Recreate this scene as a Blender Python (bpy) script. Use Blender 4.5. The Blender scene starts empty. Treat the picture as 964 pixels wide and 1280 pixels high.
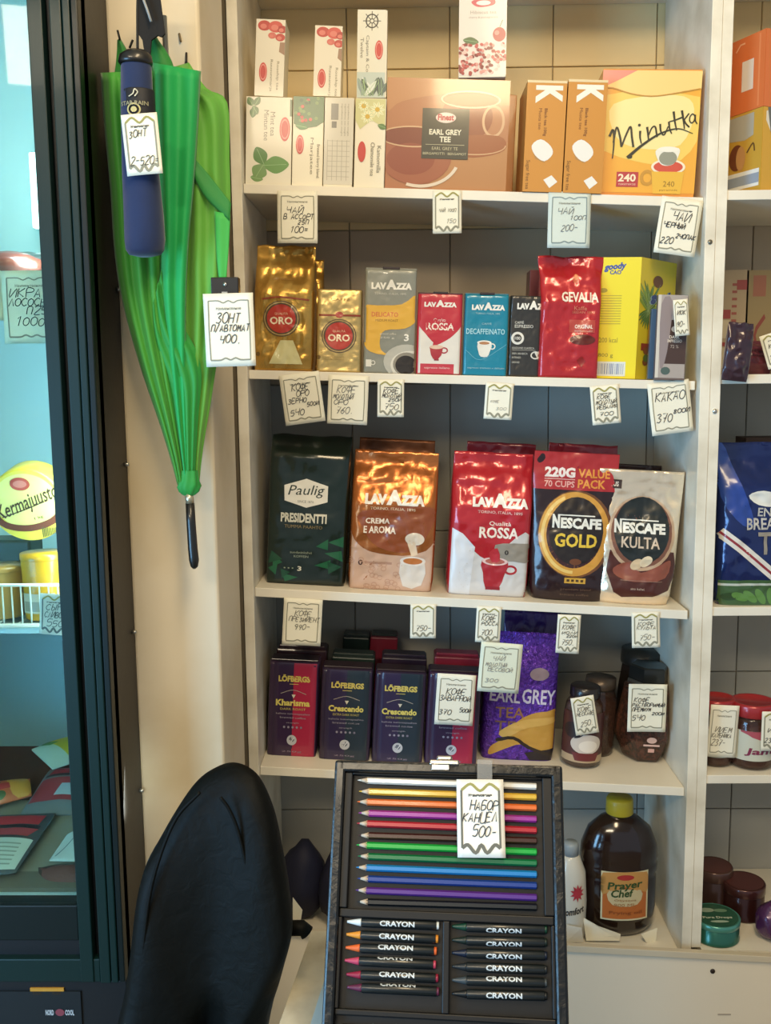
import bpy, bmesh, math, random
import numpy as np
from mathutils import Vector, Matrix, noise
from mathutils.geometry import tessellate_polygon
random.seed(7)
S = bpy.context.scene
COL = S.collection
PI = math.pi
# ---------------------------------------------------------------- camera
FPX = 1220.0
TH, PS, RO = math.radians(7.7), math.radians(1.0), -0.0103
CAM = Vector((0, -1.70, 1.55))
FW = Vector((-math.sin(PS)*math.cos(TH), math.cos(PS)*math.cos(TH), -math.sin(TH)))
r0 = FW.cross(Vector((0, 0, 1))).normalized(); u0 = r0.cross(FW)
RT = r0*math.cos(RO) + u0*math.sin(RO); UP = RT.cross(FW)
cd = bpy.data.cameras.new('camera'); cam = bpy.data.objects.new('camera', cd); COL.objects.link(cam)
cd.sensor_fit = 'VERTICAL'; cd.sensor_height = 32; cd.sensor_width = 24.1; cd.lens = FPX/1280*32; cd.clip_start = .02
cam.matrix_world = Matrix(((RT.x, UP.x, -FW.x, CAM.x), (RT.y, UP.y, -FW.y, CAM.y), (RT.z, UP.z, -FW.z, CAM.z), (0, 0, 0, 1)))
S.camera = cam
# ---------------------------------------------------------------- light and exposure
S.view_settings.view_transform = 'Standard'; S.view_settings.look = 'None'
S.view_settings.gamma = 1; S.view_settings.use_curve_mapping = False
S.view_settings.exposure = 0.55
wd = bpy.data.worlds.new('world'); S.world = wd; wd.use_nodes = True
bg = wd.node_tree.nodes['Background']; bg.inputs[0].default_value = (.72, .86, 1, 1); bg.inputs[1].default_value = .32
def area(name, loc, target, sx, sy, power, color):
    l = bpy.data.lights.new(name, 'AREA'); l.shape = 'RECTANGLE'; l.size = sx; l.size_y = sy; l.energy = power; l.color = color
    o = bpy.data.objects.new(name, l); COL.objects.link(o); o.location = loc
    o.rotation_euler = (Vector(target)-Vector(loc)).to_track_quat('-Z', 'Y').to_euler(); return o
area('ceiling_lamp_light', (.25, -1.35, 2.80), (.2, -.4, 1.2), .30, 1.2, 22, (1, .77, .47))
area('ceiling_lamp_light', (-.9, -3.0, 2.80), (-.2, -1.0, .8), 1.2, .3, 24, (1, .84, .60))
area('shop_window_light', (-1.9, -1.95, 1.15), (.5, .1, .9), 1.1, 1.3, 46, (.28, .62, 1))
area('fridge_lamp_light', (-.500, -.27, 1.52), (-.75, -.08, 1.47), .04, 1.25, 3.4, (.80, .97, 1))

# ---------------------------------------------------------------- helpers
def at(px, py, Y):
    d = FW*FPX + RT*(px-482) - UP*(py-640); return CAM + d*((Y-CAM.y)/d.y)
def ray(px, py): return FW*FPX + RT*(px-482) - UP*(py-640)
def hexc(h):
    h = h.lstrip('#'); v = [int(h[i:i+2], 16)/255 for i in (0, 2, 4)]
    return tuple(c/12.92 if c <= .04045 else ((c+.055)/1.055)**2.4 for c in v)+(1,)
MC = {}
def mat(h, rough=.5, metal=0, coat=0, bump=0, bscale=60, var=0, vscale=8, trans=0, alpha=1, emit=0, ior=1.45, sheen=0, dark=None):
    k = (h, rough, metal, coat, bump, bscale, var, vscale, trans, alpha, emit, ior, sheen, dark)
    if k in MC: return MC[k]
    m = bpy.data.materials.new('mat_'+h.strip('#')); m.use_nodes = True; nt = m.node_tree; b = nt.nodes['Principled BSDF']
    c = hexc(h); I = b.inputs
    I['Base Color'].default_value = c; I['Roughness'].default_value = rough; I['Metallic'].default_value = metal
    I['Coat Weight'].default_value = coat; I['Coat Roughness'].default_value = .08; I['IOR'].default_value = ior
    I['Transmission Weight'].default_value = trans; I['Alpha'].default_value = alpha; I['Sheen Weight'].default_value = sheen
    if emit: I['Emission Color'].default_value = c; I['Emission Strength'].default_value = emit
    if var or bump: tc = nt.nodes.new('ShaderNodeTexCoord')
    if var:
        n = nt.nodes.new('ShaderNodeTexNoise'); n.inputs['Scale'].default_value = vscale; n.inputs['Detail'].default_value = 6
        nt.links.new(tc.outputs['Object'], n.inputs['Vector'])
        mx = nt.nodes.new('ShaderNodeMix'); mx.data_type = 'RGBA'
        d = hexc(dark) if dark else (c[0]*(1-var), c[1]*(1-var), c[2]*(1-var), 1)
        mx.inputs['A'].default_value = c; mx.inputs['B'].default_value = d
        rp = nt.nodes.new('ShaderNodeMapRange'); rp.inputs[1].default_value = .42; rp.inputs[2].default_value = .72
        nt.links.new(n.outputs[0], rp.inputs[0]); nt.links.new(rp.outputs[0], mx.inputs['Factor']); nt.links.new(mx.outputs['Result'], I['Base Color'])
    if bump:
        n = nt.nodes.new('ShaderNodeTexNoise'); n.inputs['Scale'].default_value = bscale; n.inputs['Detail'].default_value = 3; n.inputs['Distortion'].default_value = .6
        nt.links.new(tc.outputs['Object'], n.inputs['Vector'])
        bp = nt.nodes.new('ShaderNodeBump'); bp.inputs['Strength'].default_value = bump; bp.inputs['Distance'].default_value = .004
        nt.links.new(n.outputs[0], bp.inputs['Height']); nt.links.new(bp.outputs[0], I['Normal'])
    MC[k] = m; return m
def tagp(o, label, cat, group=None, kind=None):
    if label: o['label'] = label
    if cat: o['category'] = cat
    if group: o['group'] = group
    if kind: o['kind'] = kind
    return o
def empty(name, label=None, cat=None, group=None, kind=None, loc=(0, 0, 0), rot=(0, 0, 0)):
    o = bpy.data.objects.new(name, None); COL.objects.link(o); o.location = loc; o.rotation_euler = rot; o.empty_display_size = .02
    return tagp(o, label, cat, group, kind)
def mk(name, V, F, mats, parent=None, smooth=False, fm=None, kind=None):
    me = bpy.data.meshes.new(name); me.from_pydata([tuple(v) for v in V], [], F)
    for m in (mats if isinstance(mats, (list, tuple)) else [mats]): me.materials.append(m)
    if fm: me.polygons.foreach_set('material_index', fm)
    if smooth: me.polygons.foreach_set('use_smooth', [True]*len(me.polygons))
    me.update()
    o = bpy.data.objects.new(name, me); COL.objects.link(o)
    if parent: o.parent = parent
    if kind: o['kind'] = kind
    return o
def mkbm(name, bm, mats, parent=None, smooth=False, kind=None):
    bmesh.ops.recalc_face_normals(bm, faces=bm.faces)
    me = bpy.data.meshes.new(name); bm.to_mesh(me); bm.free()
    for m in (mats if isinstance(mats, (list, tuple)) else [mats]): me.materials.append(m)
    if smooth: me.polygons.foreach_set('use_smooth', [True]*len(me.polygons))
    o = bpy.data.objects.new(name, me); COL.objects.link(o)
    if parent: o.parent = parent
    if kind: o['kind'] = kind
    return o
def box(name, x0, x1, y0, y1, z0, z1, m, parent=None, bev=.0, seg=2, kind=None, shear=0):
    bm = bmesh.new(); bmesh.ops.create_cube(bm, size=1)
    for v in bm.verts:
        v.co = Vector(((x0+x1)/2+v.co.x*(x1-x0), (y0+y1)/2+v.co.y*(y1-y0), (z0+z1)/2+v.co.z*(z1-z0)))
        if shear: v.co.z += shear*(v.co.x-x0)
    if bev: bmesh.ops.bevel(bm, geom=list(bm.edges), offset=bev, segments=seg, profile=.5, affect='EDGES')
    return mkbm(name, bm, m, parent, kind=kind)
def lathe(name, prof, m, parent=None, seg=32, smooth=True, ax=(0, 0), sq=None, fm=None, turn=0):
    """prof: list of (radius, z); sq: superellipse exponent or polygon sides"""
    V, F, FM = [], [], []
    for r, z in prof:
        for k in range(seg):
            a = 2*PI*k/seg+turn; c, s = math.cos(a), math.sin(a); q = 1
            if sq: q = (abs(c)**sq+abs(s)**sq)**(-1/sq)
            V.append((ax[0]+r*q*c, ax[1]+r*q*s, z))
    for i in range(len(prof)-1):
        for k in range(seg):
            a, b = i*seg+k, i*seg+(k+1) % seg; F.append((a, b, b+seg, a+seg)); FM.append(fm[i] if fm else 0)
    F.append(tuple(range(seg-1, -1, -1))); FM.append(fm[0] if fm else 0)
    n = (len(prof)-1)*seg; F.append(tuple(range(n, n+seg))); FM.append(fm[-1] if fm else 0)
    return mk(name, V, F, m, parent, smooth, FM)
def tube(name, pts, r, m, parent=None, seg=8, r1=None, kind=None):
    P = [Vector(p) for p in pts]; V, F = [], []; n = len(P)
    for i, p in enumerate(P):
        t = (P[min(i+1, n-1)]-P[max(i-1, 0)]).normalized()
        a = t.cross(Vector((.13, .21, .97)));  a = a.normalized() if a.length > .05 else t.cross(Vector((1, 0, 0))).normalized(); b = t.cross(a)
        rr = r+((r1 if r1 is not None else r)-r)*i/max(n-1, 1)
        for k in range(seg):
            w = 2*PI*k/seg; V.append(p+(a*math.cos(w)+b*math.sin(w))*rr)
    for i in range(n-1):
        for k in range(seg): F.append((i*seg+k, i*seg+(k+1) % seg, (i+1)*seg+(k+1) % seg, (i+1)*seg+k))
    F.append(tuple(range(seg-1, -1, -1))); F.append(tuple(range((n-1)*seg, n*seg)))
    return mk(name, V, F, m, parent, True, kind=kind)
def crom(P, n=8, closed=False):
    P = [Vector(p) for p in P]; L = len(P); out = []
    rng = range(L) if closed else range(L-1)
    for i in rng:
        a = P[(i-1) % L] if closed or i > 0 else P[0]*2-P[1]
        b, c = P[i], P[(i+1) % L]; d = P[(i+2) % L] if closed or i+2 < L else P[-1]*2-P[-2]
        for k in range(n):
            t = k/n; out.append(.5*((2*b)+(c-a)*t+(2*a-5*b+4*c-d)*t*t+(3*b-a-3*c+d)*t**3))
    if not closed: out.append(P[-1])
    return out
def lerp(t, T):
    if t <= T[0][0]: return T[0][1]
    for (a, b), (c, d) in zip(T, T[1:]):
        if t <= c:
            k = (t-a)/(c-a); k = k*k*(3-2*k); return b+(d-b)*k
    return T[-1][1]
# ---- lettering: the built-in font turned into mesh outlines, cached per (text, bold)
TC = {}
def glyphs(body, bold):
    k = (body, bold)
    if k not in TC:
        cu = bpy.data.curves.new('lettering', 'FONT'); cu.body = body; cu.size = 1; cu.offset = bold; cu.resolution_u = 2; cu.fill_mode = 'FRONT'
        ob = bpy.data.objects.new('lettering', cu); COL.objects.link(ob)
        dg = bpy.context.evaluated_depsgraph_get(); dg.update()
        me = bpy.data.meshes.new_from_object(ob.evaluated_get(dg))
        V = [(v.co.x, v.co.y) for v in me.vertices]; F = [tuple(p.vertices) for p in me.polygons if p.normal.z >= 0 or 1]
        bpy.data.objects.remove(ob); bpy.data.meshes.remove(me); bpy.data.curves.remove(cu)
        xs = [v[0] for v in V]; ys = [v[1] for v in V]; x0, x1, y0, y1 = min(xs), max(xs), min(ys), max(ys)
        V = [((x-x0)/(x1-x0), (y-y0)/(y1-y0)) for x, y in V]
        TC[k] = (V, F)
    return TC[k]
INK = {}
def ink(h, rough=.45, metal=0, coat=.2): return mat(h, rough, metal, coat)
class Art:
    """flat print for a face of w x h metres; coordinates in artwork units (x right, y down) spanning x0..x1, y0..y1"""
    def __init__(s, x0, y0, x1, y1, w, h, **ik):
        s.x0, s.y1, s.sx, s.sy, s.w, s.h = x0, y1, w/(x1-x0), h/(y1-y0), w, h; s.items = []; s.ik = ik
    def M(s, h): return h if not isinstance(h, str) else ink(h, **s.ik)
    def add(s, V, F, m, lay): s.items.append(([((x-s.x0)*s.sx, (s.y1-y)*s.sy) for x, y in V], F, s.M(m), lay))
    def poly(s, P, m, lay=1, smooth=0):
        if smooth: P = [(p.x, p.y) for p in crom([(x, y, 0) for x, y in P], smooth, True)]
        T = tessellate_polygon([[Vector((x, y, 0)) for x, y in P]]); s.add(P, [tuple(t) for t in T], m, lay)
    def rect(s, x0, y0, x1, y1, m, lay=1): s.add([(x0, y0), (x1, y0), (x1, y1), (x0, y1)], [(0, 1, 2, 3)], m, lay)
    def ell(s, cx, cy, rx, ry, m, lay=1, n=28, rot=0, a0=0, a1=360):
        c, q = math.cos(math.radians(rot)), math.sin(math.radians(rot)); P = []
        for k in range(n+(a1-a0 < 360)):
            a = math.radians(a0+(a1-a0)*k/n); x, y = rx*math.cos(a), ry*math.sin(a); P.append((cx+x*c-y*q, cy+x*q+y*c))
        s.add(P+[(cx, cy)], [(k, (k+1) % len(P), len(P)) for k in range(len(P)-(a1-a0 < 360))], m, lay)
    def ring(s, cx, cy, rx, ry, wd, m, lay=1, n=40, a0=0, a1=360):
        V = []; F = []
        for k in range(n+1):
            a = math.radians(a0+(a1-a0)*k/n); c, q = math.cos(a), math.sin(a)
            V += [(cx+rx*c, cy+ry*q), (cx+(rx-wd)*c, cy+(ry-wd)*q)]
        for k in range(n): F.append((2*k, 2*k+2, 2*k+3, 2*k+1))
        s.add(V, F, m, lay)
    def stroke(s, P, wd, m, lay=2, smooth=0, w1=None):
        if smooth: P = [(p.x, p.y) for p in crom([(x, y, 0) for x, y in P], smooth)]
        V, F = [], []; n = len(P)
        for i, (x, y) in enumerate(P):
            a = P[max(i-1, 0)]; b = P[min(i+1, n-1)]; dx, dy = b[0]-a[0], b[1]-a[1]; L = math.hypot(dx, dy) or 1
            ww = (wd+((w1 if w1 is not None else wd)-wd)*i/max(n-1, 1))/2
            V += [(x-dy/L*ww, y+dx/L*ww), (x+dy/L*ww, y-dx/L*ww)]
        for i in range(n-1): F.append((2*i, 2*i+2, 2*i+3, 2*i+1))
        s.add(V, F, m, lay)
    def text(s, body, xa, ya, xb, yb, m, bold=.02, shear=0, rot=0, lay=3, vert=False):
        V, F = glyphs(body, bold); cx, cy = (xa+xb)/2, (ya+yb)/2; W, H = (xb-xa), (yb-ya); out = []
        c, q = math.cos(math.radians(rot)), math.sin(math.radians(rot))
        for x, y in V:
            if vert: px, py = (y-.5)*W*-1 if vert == 2 else (.5-(1-y))*W, (x-.5)*H  # reads downwards
            else: px, py = (x-.5)*W+shear*(y-.5)*H, -(y-.5)*H
            out.append((cx+px*c-py*q, cy+px*q+py*c))
        s.add(out, F, m, lay)
    def lines(s, cx, y, n, wd, gap, m, hgt=.9, lay=2, rnd=random.Random(3)):
        for k in range(n):
            t = ''.join(rnd.choice('aeinorstlmukdp ') for _ in range(max(6, int(wd/1.6)))).strip() or 'nao'
            ww = wd*rnd.uniform(.8, 1); s.text(t, cx-ww/2, y+k*gap-hgt, cx+ww/2, y+k*gap+hgt, m, 0, lay=lay)
    def build(s, name, parent, mapf, step=None, base=.0003, lift=.00018, label=None):
        V, F, FM, mats, cnt = [], [], [], [], {}
        for v2, f, m, lay in s.items:
            if m not in mats: mats.append(m)
            mi = mats.index(m)
            if step:
                bm = bmesh.new(); bv = [bm.verts.new((x, y, 0)) for x, y in v2]
                for t in f:
                    try: bm.faces.new([bv[i] for i in t])
                    except ValueError: pass
                for ax in (0, 1):
                    lo = min(v[ax] for v in v2); hi = max(v[ax] for v in v2)
                    k = math.floor(lo/step)+1
                    while k*step < hi:
                        co = [0, 0, 0]; co[ax] = k*step; no = [0, 0, 0]; no[ax] = 1
                        bmesh.ops.bisect_plane(bm, geom=list(bm.verts)+list(bm.edges)+list(bm.faces), dist=1e-7, plane_co=co, plane_no=no); k += 1
                bm.verts.index_update(); v2 = [(v.co.x, v.co.y) for v in bm.verts]; f = [tuple(v.index for v in q.verts) for q in bm.faces]; bm.free()
            b = len(V)
            cnt[lay] = cnt.get(lay, 0)+1; ex = cnt[lay]*.000008
            for x, y in v2: V.append(mapf(min(max(x, 0), s.w), min(max(y, 0), s.h), base+lay*lift+ex))
            for t in f: F.append(tuple(b+i for i in t)); FM.append(mi)
        if not V: return None
        o = mk(name, V, F, mats, parent, bool(step), FM)
        if label: o['label'] = label
        return o
def flatmap(w, yf, z0=0): return lambda u, v, off: (u-w/2, yf-off, z0+v)
# ---------------------------------------------------------------- setting
WHITE = mat('#e6dfcd', .42, bump=.04, bscale=30, var=.10, vscale=7)
UPR = mat('#e9e2cf', .38, bump=.03, var=.16, vscale=11, dark='#c9bfa8')
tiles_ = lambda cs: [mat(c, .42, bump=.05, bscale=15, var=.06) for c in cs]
tileW, tileT, tileM = tiles_(('#a9a79d', '#a5a39a', '#adaaa0')), tiles_(('#ecd39c', '#e8cf98', '#efd7a2')), tiles_(('#bba88c', '#b7a488', '#bfac90'))  # upper tile rows tinted tan: the warm light up there is put into their colour
wallM = mat('#dccfb4', .55, bump=.12, bscale=12, var=.12, vscale=4, dark='#c8b692')
def struct(o): o['kind'] = 'structure'; return o
struct(box('floor', -2.6, 2.6, -4.2, .5, -.05, 0, mat('#8b7d6b', .5, var=.2)))
struct(box('ceiling', -2.6, 2.6, -4.2, .5, 2.95, 3.0, mat('#ded6c4', .8, bump=.1)))
wb = struct(box('wall_back', -2.6, 2.6, .306, .45, 0, 2.95, mat('#b8ad98', .8)))
for i in range(-2, 6):
    for j in range(1, 10):
        x0 = -.101+i*.2; z0 = .025+.3035*(j-1)
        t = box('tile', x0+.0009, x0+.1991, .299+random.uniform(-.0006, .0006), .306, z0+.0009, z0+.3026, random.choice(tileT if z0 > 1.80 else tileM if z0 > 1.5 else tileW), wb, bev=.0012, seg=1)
# pilaster between the fridge and the shelves, and the wall behind the fridge
wl = struct(box('wall_left', -.4225, -.286, -.22, .306, 0, 2.95, wallM, bev=.006, seg=3))
struct(box('gap_shade_1', -.2865, -.2852, -.03, .30, 0, 2.94, mat('#5a4c34', .8)))  # dark strip standing in for the shade in the gap beside the shelves
struct(box('wall_corner', -2.6, -2.5, -4.2, .306, 0, 2.95, wallM))
# ---------------------------------------------------------------- shelving unit
un = empty('shelving_unit', 'cream laminated shelving unit with four loaded shelves in the middle of the picture', 'shelving', 'white shelving units along the tiled wall')
XL, XR = -.266, .5135
box('side_panel', -.284, XL, 0, .297, .4805, 2.45, UPR, un, bev=.0008)
box('side_panel', XR, .531, 0, .297, .4805, 2.45, UPR, un, bev=.0008)
SH = {1: (1.8835, 1.8505, .016), 2: (1.5700, 1.5425, .0155), 3: (1.1830, 1.1355, .0165), 4: (.8470, .8035, .0165)}
SX0, SX1, YS = XL, XR, .015
def shelf_z(k, x): a, b, t = SH[k]; return a+(b-a)*(x-SX0)/(SX1-SX0)
def shelf_s(k): a, b, t = SH[k]; return (b-a)/(SX1-SX0)
for k, (a, b, t) in SH.items():
    box('shelf', XL+.0003, XR-.0003-(.004 if k in (2, 3) else 0), YS, .296, a-t, a, WHITE, un, bev=.001, shear=shelf_s(k))
box('top_board', XL, XR, 0, .297, 2.262, 2.28, WHITE, un)
tube('screw', [(.522, -.0015, 1.775), (.522, .004, 1.775)], .004, mat('#8d8675', .4, .7), un, 10)
un2 = empty('shelving_unit', 'second cream shelving unit cut off by the right edge of the picture', 'shelving', 'white shelving units along the tiled wall')
box('side_panel', .5315, .549, 0.001, .297, .4970, 2.45, UPR, un2, bev=.0008)
box('side_panel', 1.33, 1.348, 0.001, .297, .4970, 2.45, UPR, un2, bev=.0008)
X2 = .549
def z_at(px, py, Y): return at(px, py, Y).z
S2 = {1: z_at(930, 239, .015), 2: z_at(930, 468, .015), 3: z_at(930, 757, .015), 4: z_at(930, 969, .004)}
for k, z in S2.items(): box('shelf', X2+.0003, 1.3297, .004, .296, z-.016, z, WHITE, un2, bev=.001)
box('top_board', X2, 1.33, 0, .297, 2.262, 2.28, WHITE, un2)
tube('screw', [(.540, -.0015, z_at(891, 514, 0)), (.540, .004, z_at(891, 514, 0))], .004, mat('#d8d4c8', .3, .8), un2, 10)
bc = empty('base_cabinet', 'long cream base cabinet under both shelving units with a dark screw hole in its front', 'cabinet')
zr = .480
box('bottom_board', -.284, 1.348, -.018, .297, zr-.020, zr-.0005, WHITE, bc); box('bottom_board', .549, 1.33, -.0075, .297, zr, .4965, WHITE, bc)
box('rail', -.284, 1.348, -.030, -.018, .5415, .554, mat('#cbbfa6', .45, var=.1), bc, bev=.001, shear=-.059)
box('front_panel', -.284, 1.348, -.024, -.008, .08, .5412, mat('#e3d7c0', .45, bump=.04, var=.06, vscale=3), bc, shear=-.059)
box('plinth', -.28, 1.34, .02, .29, 0, .08, mat('#5d564b', .6), bc)
p = at(891, 1214, -.0245); tube('screw_hole', [(p.x, -.0255, p.z), (p.x, -.022, p.z)], .0045, mat('#2b1d14', .6), bc, 12)
p = at(905, 1268, -.0245); box('scuff_mark', p.x-.011, p.x+.013, -.0248, -.023, p.z-.0015, p.z+.0012, mat('#a79c8c', .7), bc)
# ---------------------------------------------------------------- packs
def hit(k, px, py):
    """point of shelf k's top face seen at a pixel of the photograph"""
    d = ray(px, py); sl = shelf_s(k); z0 = SH[k][0]
    t = (z0+sl*(CAM.x-SX0)-CAM.z)/(d.z-sl*d.x); return CAM+d*t
def slot(k, xl, xr, yt, Y=None, yb=None, d=.06):
    xc = (xl+xr)/2
    if yb is not None: Y = hit(k, xc, yb).y
    c = at(xc, 0, Y); 
    for _ in range(3): q = at(xc, yb if yb else 640, Y)
    # x of the base centre
    zb = shelf_z(k, q.x)
    # refine x at the base height
    lo = yt; py = 640
    for _ in range(12):
        q = at(xc, py, Y); zb = shelf_z(k, q.x); py += (q.z-zb)*FPX/(Y-CAM.y)*.9
    w = at(xr, py, Y).x-at(xl, py, Y).x; h = at(xc, yt, Y).z-zb
    m = .0030+abs(shelf_s(k))*h; q.x = min(q.x, XR-m-w/2); q.x = max(q.x, XL+.001+w/2); zb = shelf_z(k, q.x)
    return dict(x=q.x, y=Y+d/2, z=zb+.0004, w=w, h=h, d=d, roll=-math.atan(shelf_s(k)), py=py)
def root_at(s, name, label, cat, group, turn=0):
    return empty(name, label, cat, group, None, (s['x'], s['y'], s['z']), (0, s['roll'], math.radians(turn)))
def carton(r, w, h, d, m, bev=.0012, name='carton'):
    return box(name, -w/2, w/2, -d/2, d/2, 0, h, m, r, bev=bev)
class Bag:
    """foil bag: W(t), D(t), N(t) = half width, half depth and squareness up the height; creased sheets"""
    def __init__(s, w, h, d, W, D, N, amp=.0014, k=38, nz=46, nx=40, seed=0, top=0):
        s.w, s.h, s.nx, s.nz = w, h, nx, nz
        q = np.sin(np.linspace(-1, 1, nx+1)*PI/2*.985); q /= q[-1]; s.q = q; s.T = np.linspace(0, 1, nz+1)
        G = np.zeros((2, nz+1, nx+1, 3))
        for j, t in enumerate(s.T):
            wt, dt, n = lerp(t, W)*w/2, lerp(t, D)*d/2, lerp(t, N)
            for i, u in enumerate(q):
                y = dt*(1-min(abs(u), 1)**n)**(1/n); x = u*wt; z = t*h
                e = (1-abs(u)**6)*min(1, t*12)
                for sd, sg in ((0, -1), (1, 1)):
                    v = Vector((x*k, z*k, seed*7.3+sd*5)); a = noise.noise(v)
                    cr = abs(noise.noise(v*1.9+Vector((3, 1, 2)))); bb = noise.noise(v*.45)
                    dd = amp*(a*.9-cr*1.5+bb*1.6+.3)*e
                    wob = top*noise.noise(Vector((u*2.3+seed, sd*.2, 9)))*max(0, t-.8)*5
                    G[sd, j, i] = (x, sg*(y+dd)+(-.0006*0 if sg < 0 else 0)+top*.8*math.sin(u*4+seed)*max(0, t-.75)*4, z+wob)
        s.G = G
    def body(s, m, r, name='bag', fm=None):
        nx, nz = s.nx+1, s.nz+1; V = s.G.reshape(-1, 3).tolist(); F = []; FM = []
        o = nx*nz; f = fm or (lambda sd, t, u: 0)
        for j in range(nz-1):
            for i in range(nx-1):
                a = j*nx+i; F.append((a, a+1, a+nx+1, a+nx)); FM.append(f(0, s.T[j], s.q[i]))
                b = o+a; F.append((b+1, b, b+nx, b+nx+1)); FM.append(f(1, s.T[j], s.q[i]))
            a = j*nx; F.append((a, a+nx, o+a+nx, o+a)); FM.append(f(1, s.T[j], 1)); a = j*nx+nx-1; F.append((a+nx, a, o+a, o+a+nx)); FM.append(f(1, s.T[j], 1))
        for i in range(nx-1):
            F.append((i+1, i, o+i, o+i+1)); a = (nz-1)*nx+i; F.append((a, a+1, o+a+1, o+a)); FM += [0, f(0, 1, 0)]
        return mk(name, V, F, m, r, True, FM)
    def map(s, u, v, off):
        x = u-s.w/2; t = min(max(v/s.h, 0), .9999); j = int(t*s.nz); ft = t*s.nz-j
        row = s.G[0, j]*(1-ft)+s.G[0, j+1]*ft
        xs = row[:, 0]; y = float(np.interp(x, xs, row[:, 1])); z = float(np.interp(x, xs, row[:, 2]))
        return (max(min(x, xs[-1]), xs[0]), y-off, z)
GUS = dict(W=[(0, .97), (.1, 1), (.75, 1), (1, .98)], D=[(0, .96), (.6, 1), (.80, .5), (.93, .05), (1, .045)], N=[(0, 9), (.7, 7), (.9, 3), (1, 3)])
BRI = dict(W=[(0, .99), (.5, 1), (1, .985)], D=[(0, 1), (.97, 1), (1, .96)], N=[(0, 12), (1, 12)])
DOY = dict(W=[(0, .84), (.08, .9), (.3, .96), (1, 1)], D=[(0, .80), (.1, 1), (.35, .85), (.84, .12), (.9, .04), (1, .03)], N=[(0, 2.6), (1, 2.6)])
PIL = dict(W=[(0, .96), (.1, 1), (.9, 1), (1, .97)], D=[(0, .10), (.06, .35), (.3, 1), (.7, 1), (.93, .2), (1, .04)], N=[(0, 3), (1, 3)])
def bagpack(k, name, label, group, xl, xr, yt, d, style, body, art=None, Y=None, yb=None, turn=0, amp=.0014, kk=38, seed=0, cat='coffee pack', top=0, fm=None, ay=None, bump=0, lean=0, step=.004, ax=None):
    s = slot(k, xl, xr, yt, Y, yb, d); r = root_at(s, name, label, cat, group, turn); r.rotation_euler.x = lean
    B = Bag(s['w'], s['h'], d, amp=amp, k=kk, seed=seed, top=top, **style)
    B.body(body, r, fm=fm)
    if art:
        x0, x1 = ax or (xl, xr); A = Art(x0, yt, x1, s['py'], s['w'], s['h'], rough=.38, coat=.3); art(A)
        A.build('front_print', r, B.map, step)
    return r, B, s
def brick(k, name, label, group, xl, xr, yt, d, body, art, Y=None, yb=None, seed=0, turn=0, flap=None, amp=.0007):
    r, B, s = bagpack(k, name, label, group, xl, xr, yt, d, BRI, body, art, Y, yb, turn, amp, 60, seed)
    w, h = s['w'], s['h']
    if flap:
        box('folded_top', -w*.49, w*.49, -d*.32, d*.30, h-.0002, h+.0035, flap, r, bev=.001); box('clip_band', -w*.16, w*.16, -d*.5, -d*.1, h+.0003, h+.0042, mat('#2a1c22', .5), r, bev=.0006)
    return r
def boxpack(k, name, label, group, xl, xr, yt, d, m, art, Y=None, yb=None, turn=0, z=None, roll=None, cat='tea box', ik=None):
    s = slot(k, xl, xr, yt, Y, yb, d); r = root_at(s, name, label, cat, group, turn)
    carton(r, s['w'], s['h'], d, m)
    if art:
        A = Art(xl, yt, xr, s['py'], s['w'], s['h'], **(ik or dict(rough=.42, coat=.25))); art(A); A.build('front_print', r, flatmap(s['w'], -d/2))
    return r, s
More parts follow.
